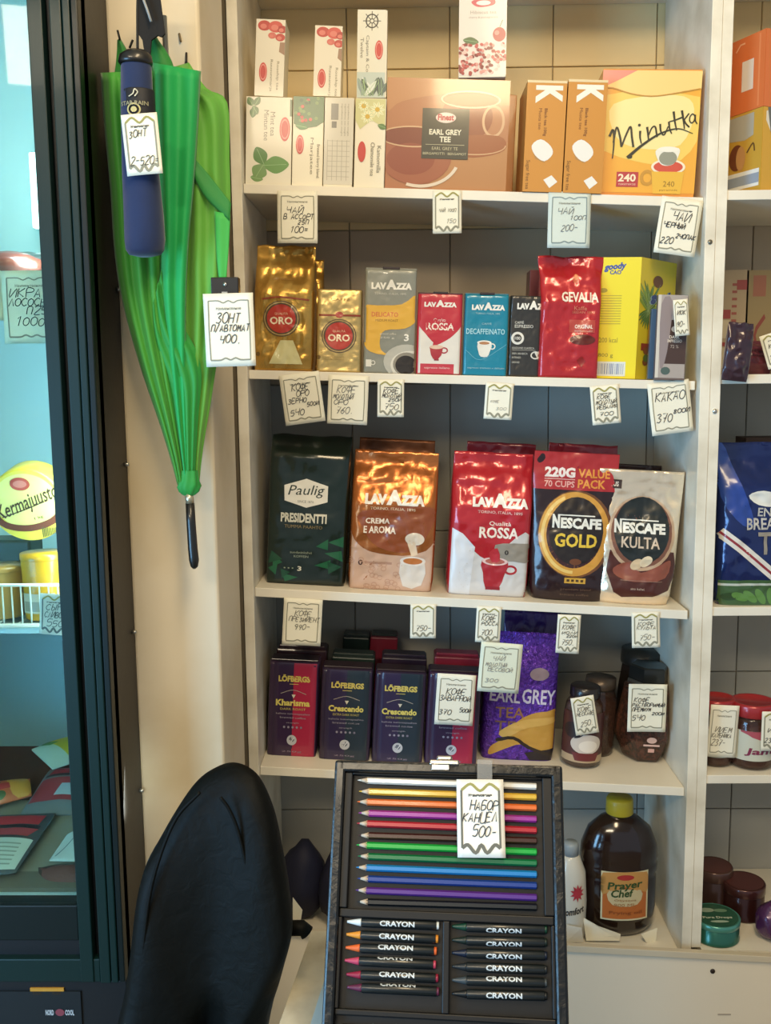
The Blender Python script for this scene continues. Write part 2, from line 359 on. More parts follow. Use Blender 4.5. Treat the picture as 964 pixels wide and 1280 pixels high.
# ---- pen writing: strokes on a 4 x 6 grid
GL = {'А': '0,0 2,6 4,0|1,2 3,2', 'Б': '4,6 0,6 0,0 3,0 4,1 4,2 3,3 0,3', 'В': '0,0 0,6 3,6 3,3.4 0,3.2 4,2.6 4,.3 0,0', 'Е': '4,6 0,6 0,0 4,0|0,3 3,3',
 'З': '0,5.3 2,6 3.6,5 1.5,3.2 4,2 2.5,0 0,.5', 'И': '0,6 0,0 4,6 4,0', 'Й': '0,6 0,0 4,6 4,0|1,7.4 2,6.8 3,7.4', 'К': '0,6 0,0|4,6 0,3 4,0', 'Л': '0,0 2,6 4,0',
 'М': '0,0 .5,6 2,2 3.5,6 4,0', 'Н': '0,6 0,0|4,6 4,0|0,3 4,3', 'О': '2,6 0,4.5 0,1.5 2,0 4,1.5 4,4.5 2,6', 'П': '0,0 0,6 4,6 4,0', 'Р': '0,0 0,6 4,5.5 4,3.5 0,3',
 'С': '4,5 2,6 0,4 0,2 2,0 4,1', 'Т': '0,6 4,6|2,6 2,0', 'Ф': '2,6.6 2,-.6|2,5 0,4.5 0,2 2,1.5 4,2 4,4.5 2,5', 'Ц': '0,6 0,0 4,0 4,6|4,0 4.7,-1', 'Ч': '0,6 .3,3 4,3.2|4,6 4,0',
 'Ь': '0,6 0,0 3,0 4,1.5 3,3 0,3', 'Ы': '0,6 0,0 2.4,.2 2.6,2.6 0,3|4,6 4,0', 'Я': '4,0 4,6 0,5.5 0,3.5 4,3|1.6,3 0,0', 'У': '0,6 2,3|4,6 1,0', 'Х': '0,6 4,0|4,6 0,0', '/': '0,0 3,7', '-': '.3,3 3.7,3', '=': '.3,3.8 3.7,3.8|.3,2.2 3.7,2.2',
 '.': '1.5,0 2,.4', '0': '2,6 0,4.5 0,1.5 2,0 4,1.5 4,4.5 2,6', '1': '1,4.5 2.6,6 2,0', '2': '0,5 2,6 4,4.5 0,0 4,0', '3': '0,5.3 2,6 3.6,5 1.5,3.2 4,2 2.5,0 0,.5', '4': '0,6 0,3 4,3|4,6 3.4,0',
 '5': '4,6 .5,6 0,3.4 3,3.6 4,2 2.5,0 0,.4', '6': '3.6,6 .5,3 0,1.5 2,0 4,1.5 3,3 .6,2.6', '7': '0,6 4,6 1.6,0|.8,3 3.4,3', '8': '2,6 .4,4.6 3.6,1.4 2,0 .4,1.4 3.6,4.6 2,6', '9': '3.8,4.4 2,3 .2,4.6 2,6 3.8,4.6 2.6,0', 'D': '0,0 0,6 3,5 4,3 3,1 0,0'}
def pen(A, body, xa, ya, xb, yb, m, wd=.9, slant=.25, rot=0, lay=3, rnd=random.Random(11)):
    n = len(body); cw = (xb-xa)/n; H = yb-ya; cx, cy = (xa+xb)/2, (ya+yb)/2; c, q = math.cos(math.radians(rot)), math.sin(math.radians(rot))
    for i, ch in enumerate(body):
        if ch == ' ': continue
        jy = rnd.uniform(-.06, .06)*H; js = rnd.uniform(.85, 1.1)
        for st in GL.get(ch, GL['И']).split('|'):
            P = []
            for pt in st.split():
                gx, gy = map(float, pt.split(',')); X = xa+cw*(i+.1)+gx/4*cw*.74*js+slant*(gy/6)*H; Y = yb-gy/6*H*js+jy
                X -= cx; Y -= cy; P.append((cx+X*c-Y*q, cy+X*q+Y*c))
            A.stroke(P, wd, m, lay, smooth=3 if len(P) > 3 else 0)
PAPER = mat('#e8e4d0', .6, bump=.03, bscale=25); PAPERB = mat('#dcdfc8', .6, bump=.03, bscale=25); YEL = mat('#d9cf86', .6)
def price_tag(name, label, x0, y0, x1, y1, Y, rot, writing, group='handwritten price tags', big=True, lean=0, parent_mat=None, paper=None, inkc='#3a3a3c', pw=.8, frame='#8b8a78', curl=.0012, seed=1, yaw=0, xyz=None):
    c = at((x0+x1)/2, (y0+y1)/2, Y) if xyz is None else xyz
    sc = (at(x1, y1, Y)-at(x0, y1, Y)).x/(x1-x0)
    w, h = (x1-x0)*sc, (y1-y0)*sc*1.005
    r = empty(name, label, 'price tag', group, None, c, (lean, math.radians(rot), math.radians(yaw)))
    if parent_mat is not None: r.rotation_euler = (0, 0, 0); r.matrix_world = parent_mat @ Matrix.Rotation(math.radians(rot), 4, 'Y')
    rn = random.Random(seed); ph = rn.uniform(0, 6)
    def f(u, v, off):
        a, b = u/w-.5, v/h; return (u-w/2, -off-curl*((1-b)**2)*(1.3+math.sin(3*a+ph))-curl*.5*math.cos(a*5+ph), v-h/2)
    nx, nz = 8, 10; V = []; F = []
    for off in (0, -.0002):
        for j in range(nz+1):
            for i in range(nx+1): V.append(f(w*i/nx, h*j/nz, off))
    o = (nx+1)*(nz+1)
    for j in range(nz):
        for i in range(nx): a = j*(nx+1)+i; F.append((a, a+1, a+nx+2, a+nx+1)); F.append((o+a+1, o+a, o+a+nx+1, o+a+nx+2))
    for i in range(nx): F.append((i+1, i, o+i, o+i+1)); a = nz*(nx+1)+i; F.append((a, a+1, o+a+1, o+a))
    for j in range(nz): a = j*(nx+1); F.append((a, a+nx+1, o+a+nx+1, o+a)); a += nx; F.append((a+nx+1, a, o+a, o+a+nx+1))
    mk('paper', V, F, paper or PAPER, r, True)
    W, Hh = x1-x0, y1-y0; B = Art(0, 0, W, Hh, w, h, rough=.7, coat=0); m = W*.10; g = frame
    top = [(m, Hh*.10), (W*.30, Hh*.10), (W*.40, Hh*.13), (W*.5, Hh*.10), (W*.60, Hh*.13), (W*.70, Hh*.10), (W-m, Hh*.10)]
    bot = [(x, Hh-(y)*.9) for x, y in top]
    wd = W*(.03 if big else .055)
    if big:
        B.stroke(top, wd*.7, g, 1, 3); B.stroke(bot, wd, g, 1, 3); B.stroke([(m, Hh*.10), (m*.9, Hh*.5), (m, Hh*.91)], wd*.8, g, 1); B.stroke([(W-m, Hh*.10), (W-m*.9, Hh*.5), (W-m, Hh*.91)], wd*.8, g, 1)
    else:
        B.stroke([(m, Hh*.14), (W*.3, Hh*.06), (W*.5, Hh*.15), (W*.7, Hh*.06), (W-m, Hh*.14)], wd, '#9a9456', 1, 4)
        B.stroke([(m, Hh*.88), (W*.22, Hh*.84), (W*.38, Hh*.94), (W*.5, Hh*.84), (W*.62, Hh*.94), (W*.78, Hh*.84), (W-m, Hh*.88)], wd*1.3, g, 1, 4)
        B.stroke([(m, Hh*.14), (m, Hh*.88)], wd*.8, g, 1); B.stroke([(W-m, Hh*.14), (W-m, Hh*.88)], wd*.8, g, 1)
    B.text('Наименование', W*.25, Hh*.185, W*.75, Hh*.225, '#6d6c62' if big else '#3d3c38', .0 if big else .04, lay=2)
    B.build('printed_frame', r, f, .01, base=.0003)
    B = Art(0, 0, W, Hh, w, h, rough=.7, coat=0)
    for (t, a, b, c2, d2, *e) in writing: pen(B, t, W*a, Hh*b, W*c2, Hh*d2, inkc, pw, rot=e[0] if e else 0)
    B.build('handwriting', r, f, .01, base=.0003)
    return r
# ================================================================ TOP SHELF
CREAM = mat('#e4ddc8', .45, coat=.2); K1 = 'tea boxes on the top shelf'
def leafy(A, x, y, L, W, rot, c, lay=2):
    q = math.radians(rot); P = []
    for t in (0, .25, .5, .8, 1): P.append((t*L, -W/2*math.sin(t*PI)**.8))
    for t in (.8, .5, .25): P.append((t*L, W/2*math.sin(t*PI)**.8))
    A.poly([(x+a*math.cos(q)-b*math.sin(q), y+a*math.sin(q)+b*math.cos(q)) for a, b in P], c, lay, 3)
    A.stroke([(x, y), (x+L*.9*math.cos(q), y+L*.9*math.sin(q))], .5, '#9dbb87', lay+1)
def logo(A, cx, cy, rx, ry, vert=True, lay=3):
    A.ell(cx, cy, rx, ry, '#c0392f', lay); A.ell(cx, cy, rx*.82, ry*.84, '#d98a80', lay+1); A.ell(cx, cy, rx*.66, ry*.7, '#bf3b33', lay+2)
    if vert: A.text('Finest', cx-rx*.3, cy-ry*.55, cx+rx*.3, cy+ry*.55, '#ecd9cf', .01, vert=True, lay=lay+3) if 0 else None
def a_mint(A):
    A.rect(306, 122, 364, 232, '#dad4c2', 1)
    for p in ((314, 133, 12, 9, -120), (316, 133, 13, 8, -60), (314, 133, 12, 9, 60), (316, 134, 14, 9, 100)): leafy(A, *p, '#5f7a4c')
    leafy(A, 329, 206, 24, 18, -115, '#4f7a38'); leafy(A, 328, 207, 32, 22, -4, '#5c8a40'); leafy(A, 328, 206, 20, 20, 120, '#6d8f55'); leafy(A, 312, 222, 16, 9, 10, '#6d8f55')
    logo(A, 354, 161, 6.5, 15)
    A.text('Mint tea', 336, 140, 342, 170, '#8a8470', 0, vert=True); A.text('Mintun tee', 328, 138, 334, 176, '#8a8470', 0, vert=True)
    A.rect(360, 124, 364, 145, '#5a6b49', 2)
r, s = boxpack(1, 'tea_box', 'white tea box with green mint leaves at the left end of the top shelf', K1, 305.5, 362.5, 121, .07, CREAM, a_mint, Y=.028); s1 = s
def a_berry(A):
    A.poly([(365, 121), (403, 121), (403, 152), (394, 158), (376, 161), (366, 155)], '#4c6b3c', 1)
    rn = random.Random(4)
    for _ in range(22): x, y = rn.uniform(367, 401), rn.uniform(123, 153); A.ell(x, y, 2.2, 2.2, rn.choice(['#b5403c', '#8c3028', '#6e8a4c', '#3a5534', '#c45850']), 2, 10)
    leafy(A, 368, 157, 16, 8, 10, '#46793d'); logo(A, 374, 181, 5, 12)
    A.text('Brewed berry blend', 394, 180, 399, 222, '#8d8672', 0, vert=True); A.text('Marjatee', 386, 172, 391, 218, '#8d8672', 0, vert=True)
boxpack(1, 'tea_box', 'narrow white tea box with red berries and a green leaf on its upper part', K1, 364.5, 403, 121, .07, CREAM, a_berry, Y=.026)
def a_table(A):
    A.rect(404, 123, 440, 231, '#cfcabb', 1)
    for k in range(5): A.rect(408+k*6, 175, 408.6+k*6, 226, '#a9a495', 2)
    for k in range(8): A.rect(408, 176+k*6.4, 436, 176.5+k*6.4, '#aaa596', 2)
    A.rect(412, 130, 421, 150, '#8f8c84', 2); A.rect(413, 152, 419, 160, '#7d7a72', 2)
    for k in range(3): A.text('ingredients net weight', 424+k*4, 130, 426.5+k*4, 170, '#9a9584', 0, vert=True)
boxpack(1, 'tea_box', 'narrow white tea box turned to its plain printed side with a grey table', K1, 404, 440, 122, .07, CREAM, a_table, Y=.024)
def a_flower(A):
    A.poly([(442, 124), (479, 124), (479, 160), (462, 150), (448, 162), (442, 150)], '#c7c58d', 1)
    for cx, cy, rr in ((457, 146, 9), (469, 137, 10), (452, 133, 7)):
        for k in range(9): leafy(A, cx, cy, rr, 4, k*40, '#e6e2b9', 2)
        A.ell(cx, cy, 3, 3, '#c9a53a', 4, 12)
    leafy(A, 470, 156, 12, 7, 20, '#5b7a44'); logo(A, 451, 190, 5, 13)
    A.text('Chamomile tea', 462, 178, 467, 220, '#8d8672', 0, vert=True); A.text('Kamomilla', 470, 182, 475, 216, '#8d8672', 0, vert=True)
boxpack(1, 'tea_box', 'narrow white tea box with pale camomile flowers beside the big brown box', K1, 442, 480, 123, .07, CREAM, a_flower, Y=.022)
def stack_on(label, px, pyb, pyt, w_px, d, roll, art, Y, m=CREAM, turn=0, name='tea_box'):
    b = at(px, pyb, Y); t = at(px, pyt, Y); sc = (at(px+10, pyb, Y).x-b.x)/10; w = w_px*sc; h = (t-b).length
    r = empty(name, label, 'tea box', K1, None, (b.x, Y+d/2, b.z+.001), (0, math.radians(roll), math.radians(turn)))
    carton(r, w, h, d, m); A = Art(0, 0, w_px, pyb-pyt, w, h, rough=.42, coat=.25); art(A); A.build('front_print', r, flatmap(w, -d/2)); return r
def a_rose(A):
    A.rect(0, 0, 37, 96, '#ddd6c4', 1)
    for cx, cy, rr, c in ((10, 8, 8, '#b8453a'), (24, 9, 9, '#c65348'), (30, 22, 6, '#b8453a'), (20, 20, 5, '#c96a5e'), (32, 12, 6, '#a83a32')): A.ell(cx, cy, rr, rr*.8, c, 2); A.ell(cx-1, cy+1, rr*.5, rr*.4, '#d2776a', 3)
    A.poly([(30, 28), (36, 28), (36, 44), (29, 40)], '#9a7a62', 2); logo(A, 10, 66, 5, 12)
    A.text('Rosehip tea', 26, 52, 30, 88, '#8d8672', 0, vert=True); A.text('Ruusunmarja', 18, 50, 22, 90, '#8d8672', 0, vert=True)
stack_on('white tea box with red roses standing on top of the mint tea box', 336, 121, 25, 36, .06, 3.4, a_rose, .034)
stack_on('white tea box with red roses standing above the berry and table boxes', 408.5, 121, 33, 34, .06, 3, a_rose, .036)
def a_wheel(A):
    A.rect(0, 0, 35, 110, '#d9d4c0', 1); A.ring(18, 14, 8, 9, 1.6, '#3f3b33', 2); A.ring(18, 14, 3, 3.2, 1, '#3f3b33', 3)
    for k in range(8): a = k*PI/4; A.stroke([(18+2*math.cos(a), 14+2*math.sin(a)), (18+11*math.cos(a), 14+12*math.sin(a))], .9, '#3f3b33', 3)
    logo(A, 27, 50, 5, 12); A.text('Captain & Co', 10, 32, 15, 78, '#7d786a', 0, vert=True); A.text('Twelve', 4, 35, 8, 60, '#7d786a', 0, vert=True)
    A.rect(0, 78, 35, 110, '#b9c4b9', 2)
    for k in range(14): x = random.Random(k).uniform(2, 33); leafy(A, x, 108, 24, 7, -90+random.Random(k+9).uniform(-40, 40), random.Random(k).choice(['#5f6d66', '#8a9a94', '#d6dbd2', '#4a5650']), 3)
stack_on('tall white tea box with a dark ship wheel on top of the camomile box', 464.5, 123, 13, 37, .06, 1.5, a_wheel, .030)
def a_earl(A):
    A.rect(481, 99, 632, 238, '#a96f48', 1)
    A.poly([(481, 99), (632, 99), (632, 130), (560, 118), (500, 128), (481, 140)], '#b57f52', 2, 4)
    A.poly([(560, 190), (632, 176), (632, 238), (540, 238)], '#b07c4c', 2, 3)
    A.ell(580, 145, 32, 30, '#8a4a2c', 3); A.ell(584, 124, 34, 9, '#a0552e', 4); A.ring(584, 124, 37, 11, 2, '#d8bd9a', 5); A.ring(613, 150, 14, 20, 3, '#c9a27a', 3)
    A.poly([(560, 172), (620, 168), (628, 186), (590, 196), (552, 190)], '#95552f', 4, 4); A.ring(590, 180, 40, 13, 1.5, '#c69b70', 5, a0=0, a1=180)
    A.ell(518, 196, 45, 36, '#9c5b3c', 6); A.ell(514, 172, 40, 12, '#7c3d26', 7); A.ring(514, 172, 42, 13.5, 1.8, '#caa47c', 8); A.ring(524, 196, 50, 40, 4, '#d7c6ae', 8, a0=20, a1=110); A.ell(512, 200, 30, 20, '#8e4a30', 7)
    A.rect(525, 136, 583, 199, '#3d3a2c', 10); A.ell(554, 147.5, 12.5, 6.5, '#e2c9bd', 11); A.text('Finest', 544, 143, 564, 151, '#b0383a', .04, lay=12)
    A.text('EARL GREY', 534, 162, 574, 169, '#ded8bf', .03, lay=12); A.text('TEE', 547, 171, 561, 178, '#ded8bf', .03, lay=12); A.rect(530, 181, 578, 181.6, '#b8b08e', 12)
    A.text('EARL GREY TE', 538, 184, 570, 188, '#b8b08e', .0, lay=12); A.text('BERGAMOTTI · BERGAMOT', 527, 191, 581, 194, '#c4bc98', .0, lay=12)
r, s = boxpack(1, 'tea_box', 'large brown tea box with tea cups and a dark green label', K1, 480.5, 632, 99, .075, mat('#a8764a', .4, coat=.4), a_earl, Y=.027, ik=dict(rough=.25, coat=.6))
def a_cherry(A):
    A.rect(0, 0, 60, 107, '#d8cdc0', 1); A.poly([(15, 15), (24, 11), (33, 13), (43, 12), (44, 18), (34, 21), (22, 21)], '#c4545a', 2, 4); A.ell(30, 16.5, 9, 3, '#e5d2cc', 4)
    A.text('Hibiscus tea', 14, 26, 46, 30, '#a99c90', 0); A.text('cherry & pomegranate', 12, 33, 48, 36, '#a99c90', 0)
    leafy(A, 5, 62, 20, 10, 10, '#5a6d44'); A.ell(50, 56, 8, 9, '#a33a3c', 2); A.ell(47, 54, 3, 3, '#cc7b74', 3); A.stroke([(50, 48), (54, 38)], .8, '#6b7a4a')
    rn = random.Random(5)
    for _ in range(130): x, y = rn.uniform(0, 60), rn.uniform(70, 106)-3*math.sin(rn.random()*3); A.ell(min(x, 58), y, 2.4, 2, rn.choice(['#9c3634', '#b8504c', '#c98a80', '#7c2828', '#dcb5a8']), rn.choice([2, 3, 4, 5]), 8, rot=rn.uniform(0, 90))
stack_on('white tea box with cherries lying on top of the large brown box', 604, 97.5, -12, 59, .06, .6, a_cherry, .029, turn=-3)
ORN = mat('#b9792e', .42, coat=.3, var=.12, vscale=20)
def a_k(A, x=0):
    A.rect(0, 0, 50, 137, '#c28434', 1); A.rect(0, 0, 50, 3, '#d9c59a', 2)
    A.text('K', 17, 0, 39, 34, '#e5dfd0', .05, rot=90, lay=3)
    A.text('Black tea 100g', 22, 34, 27, 68, '#7a4a1e', .02, vert=True); A.text('Musta tee', 16, 34, 20, 60, '#7a4a1e', 0, vert=True)
    A.poly([(9, 80), (20, 72), (33, 80), (36, 90), (26, 99), (14, 92)], '#e0ddd4', 3, 3); A.poly([(10, 84), (14, 92), (26, 99), (27, 101), (14, 96)], '#a97c45', 2)
    A.poly([(26, 122), (36, 116), (44, 124), (34, 132)], '#e0ddd4', 3); A.text('Sugar free tea', 2, 98, 8, 134, '#6a4a20', 0, vert=True)
for lb, xa, xb, yt, Y, tn in (('amber tea box with a large white letter, the left one beside the big brown box', 653, 702, 101, .012, 0), ('amber tea box with a large white letter, the right one nearer the yellow box', 703.5, 752, 100, .012, 0)):
    s = slot(1, xa, xb, yt, Y, None, .075); r = root_at(s, 'tea_box', lb, 'tea box', K1, tn); carton(r, s['w'], s['h'], .11, ORN)
    r.location.y = Y+.055; A = Art(0, 0, 50, 137, s['w'], s['h'], rough=.45, coat=.2); a_k(A); A.build('front_print', r, flatmap(s['w'], -.055))
s = slot(1, 628, 644, 108, .08, None, .08)
r = root_at(s, 'tea_box', 'amber tea box standing behind the left lettered box', 'tea box', K1, 0); carton(r, s['w'], s['h'], .08, ORN); r.location.y = .17
def a_minutka(A):
    A.rect(755, 88, 882, 241, '#e3a43a', 1)
    A.poly([(758, 120), (880, 120), (880, 175), (850, 205), (800, 200), (770, 190), (757, 180)], '#e6c35e', 2, 3)
    A.poly([(775, 130), (850, 118), (874, 135), (860, 180), (810, 185), (780, 170)], '#ecd893', 3, 4)
    A.poly([(755, 88), (882, 88), (882, 110), (860, 113), (845, 117), (820, 120), (795, 117), (770, 110), (755, 112)], '#ecc77c', 4); A.poly([(760, 88), (802, 88), (780, 100), (764, 108), (757, 106)], '#d98673', 5)
    A.stroke([(756, 111), (772, 110), (795, 117), (820, 120), (845, 117), (880, 110)], 1.6, '#b98434', 6, 3)
    k = '#2c2a1e'; f = lambda P: [(620+x/2.8, y/2.8) for x, y in P]
    for P, w0, w1 in (([(426, 478), (438, 455), (443, 505), (441, 556)], 3.4, 1.6), ([(441, 500), (449, 446), (462, 476), (470, 514)], 2.2, 3), ([(470, 514), (484, 470), (497, 443), (504, 480), (511, 514)], 2.2, 3),
                      ([(531, 457), (532, 480), (538, 502)], 3, 1.6), ([(554, 443), (559, 470), (562, 492)], 3, 1.8), ([(560, 475), (570, 447), (582, 443), (590, 478)], 1.6, 2.6), ([(598, 432), (602, 458), (614, 470), (626, 440)], 2.6, 1.6), ([(627, 424), (632, 450), (640, 466)], 2.6, 1.4),
                      ([(641, 388), (648, 425), (656, 454)], 3, 1.6), ([(628, 424), (648, 418), (672, 408)], 1.4, 2.2), ([(669, 384), (676, 415), (682, 448)], 3, 1.6), ([(694, 394), (678, 418)], 1.8, 1.8), ([(678, 416), (686, 430), (698, 442)], 1.8, 2.2), ([(715, 402), (706, 396), (698, 406), (698, 420), (705, 427), (713, 420), (716, 402)], 1.6, 1.6), ([(715, 398), (717, 418), (724, 430)], 2.4, 1.4),
                      ([(492, 552), (540, 508), (600, 466), (660, 448), (712, 464)], 4.2, .8)):
        A.stroke(f(P), w0*.95, k, 8, 5, w1*.9)
    A.ell(620+527/2.8, 437/2.8, 1.8, 1.8, k, 8, 10); A.ell(620+500/2.8, 549/2.8, 3.4, 2.2, k, 8, 12)
    A.rect(784, 215, 811, 234, '#b0383c', 5); A.text('240', 786, 217.5, 808, 227.5, '#ead9b8', .03, lay=6); A.text('пакетиков', 787, 229.5, 808, 232, '#e0b8a0', 0, lay=6)
    A.ell(847, 208, 21, 10, '#e8dcc0', 5); A.ell(847, 208, 18, 7.5, '#c9503c', 6); A.poly([(832, 186), (858, 184), (858, 196), (852, 205), (840, 206), (833, 198)], '#e4dfd0', 7, 4); A.ell(846, 197, 11, 9, '#8f8f7e', 8); A.ell(846, 186, 13, 3.5, '#e8e2d2', 9)
    A.poly([(827, 214), (867, 214), (864, 242), (830, 242)], '#dfae3d', 6); A.ring(822, 222, 9, 10, 4, '#c08b34', 5); A.text('240', 842, 226, 856, 233, '#8f6a24', .0, lay=7); A.text('pyramids', 838, 236, 860, 239, '#8f6a24', 0, lay=7)
r, s = boxpack(1, 'tea_box', 'yellow and orange tea box with black brush lettering and a cup on a saucer', K1, 760, 881, 86, .085, mat('#d98d33', .4, coat=.4), a_minutka, Y=.024, turn=0, ik=dict(rough=.3, coat=.5))
r.rotation_euler.z = math.radians(-3.5); r.location.y += .004
# right unit, top shelf
def side(k2, name, label, cat, group, px, py_t, w, d, Y, turn=0, m=None, zb=None, py_b=None):
    zb = S2[k2] if zb is None else zb; c = at(px, py_t, Y); return empty(name, label, cat, group, None, (c.x, Y+d/2, zb+.0004), (0, 0, math.radians(turn))), c.z-zb
zb = S2[1]; 
r, h = side(1, 'tea_box', 'yellow box with a brown nut under the orange box at the right edge', 'tea box', K1, 950, 140, .1, .16, .04, 0)
YB = mat('#cfa43a', .42, coat=.3); h = at(940, 137, .03).z-zb; tw = math.radians(38)
def corner_box(px, py_b_z, h, w, d, ang, m, lb, front, leftp, name='tea_box', cat='tea box', grp=K1, Y=.012, root=None):
    c = at(px, 200, Y); r = root or empty(name, lb, cat, grp); r.location = (c.x, Y, py_b_z+.0004); r.rotation_euler = (0, 0, ang)
    box('carton', 0, w, 0, d, 0, h, m, r, bev=.001)
    if front: A = Art(0, 0, 100, 100*h/w, w, h, rough=.42, coat=.25); front(A, 100*h/w); A.build('front_print', r, lambda u, v, o: (u, -o, v))
    if leftp: A = Art(0, 0, 100, 100*h/d, d, h, rough=.42, coat=.25); leftp(A, 100*h/d); A.build('side_print', r, lambda u, v, o: (-o, d-u, v))
    return r
def lp(A, H):
    A.rect(0, 0, 100, H, '#bf9638', 1); A.poly([(8, 4), (80, 4), (80, H*.30), (60, H*.34), (8, H*.30)], '#a8a698', 2); A.rect(12, H*.72, 96, H*.93, '#dcdcd6', 2); A.rect(12, H*.77, 96, H*.89, '#8f9aa8', 3)
    A.ell(42, H*.53, 18, H*.16, '#6d3a20', 3); A.ell(52, H*.55, 11, H*.15, '#b98a55', 4); A.stroke([(66, H*.5), (80, H*.4), (84, H*.5)], 3, '#5e4222', 3, 3); A.ring(6, H*.42, 6, 6, 2, '#6d5a2a', 3)
def fp(A, H):
    A.rect(0, 0, 100, H, '#cfa03a', 1); A.poly([(5, 5), (70, 5), (60, H*.5), (25, H*.42)], '#d9d4c4', 2, 3); A.stroke([(10, 0), (22, H*.4), (60, H*.52)], 6, '#6a6b66', 3, 3)
r.name = 'tea_box'; corner_box(952, zb, h, .13, .10, math.radians(24), YB, None, fp, lp, root=r, Y=.012)
def lo(A, H):
    A.rect(0, 0, 100, H, '#d0703c', 1); A.rect(42, H*.32, 72, H*.72, '#d9d2c6', 3); A.rect(8, 4, 16, H-4, '#da8452', 2); A.rect(84, 4, 88, H-4, '#da8452', 2); A.stroke([(25, H*.16), (36, H*.08), (48, H*.08)], 3, '#e8b08a', 3)
def fo(A, H): A.rect(0, 0, 100, H, '#d4743c', 1); A.rect(20, 10, 30, H*.5, '#e5c1a0', 2)
r2 = corner_box(952, zb+h+.0006, at(954, 36, .012).z-zb-h, .12, .09, math.radians(24), mat('#cf703c', .42, coat=.3), 'orange box stacked on the yellow box at the top right', fo, lo)
# ================================================================ SECOND SHELF
K2 = 'coffee packs on the second shelf'
GOLD = mat('#c9a052', .27, .75, bump=.22, bscale=45, var=.25, vscale=14, dark='#a87a32'); GOLD2 = mat('#cdb173', .3, .7, bump=.15, bscale=50)
def medal(A, cx, cy, R):
    A.ell(cx, cy, R*1.14, R*1.12, '#5a4a34', 3); A.ring(cx, cy, R*1.07, R*1.05, R*.06, '#b79e66', 4); A.ell(cx, cy, R*.9, R*.9, '#b23a2e', 5)
    A.text('ORO', cx-R*.72, cy-R*.12, cx+R*.72, cy+R*.36, '#ecdcc0', .03, lay=6); A.text('QUALITÀ', cx-R*.42, cy-R*.42, cx+R*.42, cy-R*.22, '#e0b89c', .01, lay=6)
def a_oro(A):
    medal(A, 351, 398, 20); A.stroke([(327, 374), (350, 371), (385, 374)], 2, '#8c3a22', 2, 4); A.poly([(350, 425), (366, 425), (378, 455), (336, 455)], '#c9c391', 2); A.text('CAFFÈ MACINATO', 338, 345, 366, 349, '#a37a3a', 0); A.ell(322, 443, 2.5, 2.5, '#6a5226', 2)
bagpack(2, 'coffee_bag', 'tall gold foil coffee bag with a round red medallion at the left shelf end', K2, 316, 391, 304, .075, GUS, GOLD, a_oro, Y=.020, amp=.0030, kk=42, seed=1, top=.002)
def a_oro2(A):
    medal(A, 423, 420, 19); A.rect(394.5, 393, 452, 395.4, '#8c3a22', 2); A.ell(423, 393.5, 5, 4, '#a8402c', 3, 12); A.text('CAFFÈ', 412, 372, 436, 376, '#a37a3a', 0); A.ell(398, 447, 2.5, 2.5, '#6a5226', 2)
    for k in range(6): A.rect(406, 446+k*1.8, 430, 446.5+k*1.8, '#a58a4c', 2) if k < 3 else None
brick(2, 'coffee_brick', 'small square gold coffee brick with a round red medallion', K2, 395, 451, 362, .055, GOLD2, a_oro2, Y=.022, seed=2, amp=.0012)
r, B, s = bagpack(2, 'coffee_bag', 'gold foil coffee bag mostly hidden behind the tall gold bag', K2, 340, 402, 322, .06, GUS, GOLD, None, Y=.13, amp=.003, kk=40, seed=3)
FIL = lambda h, **k: mat(h, .28, 0, .6, bump=.10, bscale=40, **k)
def bean_logo(A, x0, y0, x1, y1, c='#e4e0d4', lay=4):
    A.text('LAV', x0, y0+(y1-y0)*.14, x0+(x1-x0)*.37, y1, c, .07, lay=lay); A.text('ZZA', x0+(x1-x0)*.60, y0+(y1-y0)*.14, x1, y1, c, .07, lay=lay); A.text('A', x0+(x1-x0)*.36, y0-(y1-y0)*.22, x0+(x1-x0)*.63, y1, c, .07, lay=lay)
def a_grey(A):
    A.poly([(453.5, 385), (470, 382), (500, 380), (519, 368), (519, 398), (505, 410), (480, 413), (474, 425), (476, 438), (485, 444), (462, 440), (453.5, 425)], '#d9a93c', 2, 3)
    A.text('DELICATO', 463, 390, 496, 396, '#c96a3a', .02); A.text('MEDIUM ROAST', 468, 399, 496, 402, '#7a5d28', 0); A.text('TORINO, ITALIA, 1895', 466, 366, 505, 369, '#c9c7bb', 0)
    bean_logo(A, 462, 352, 512, 362); A.text('3', 504, 417, 510, 426, '#e4e0d4', .03); A.text('ground coffee', 474, 416, 494, 419, '#cfcbbb', 0); A.text('250 g', 474, 421, 492, 424, '#cfcbbb', 0)
    A.ell(508, 452, 29, 22, '#b4b2a6', 3); A.ell(512, 456, 24, 18, '#d4d0c2', 4); A.ell(508, 455, 17, 15, '#8b8577', 5); A.ell(507, 456, 13, 12, '#2b241e', 6); A.rect(457, 450, 464, 459, '#d8d5c8', 4); A.ring(466, 454, 3, 3, 1, '#d8d5c8', 4)
brick(2, 'coffee_brick', 'grey coffee brick with a yellow swoosh and a white cup', K2, 453.5, 518.5, 337, .055, FIL('#87887c'), a_grey, Y=.020, seed=4, flap=mat('#77786e', .35, coat=.4))
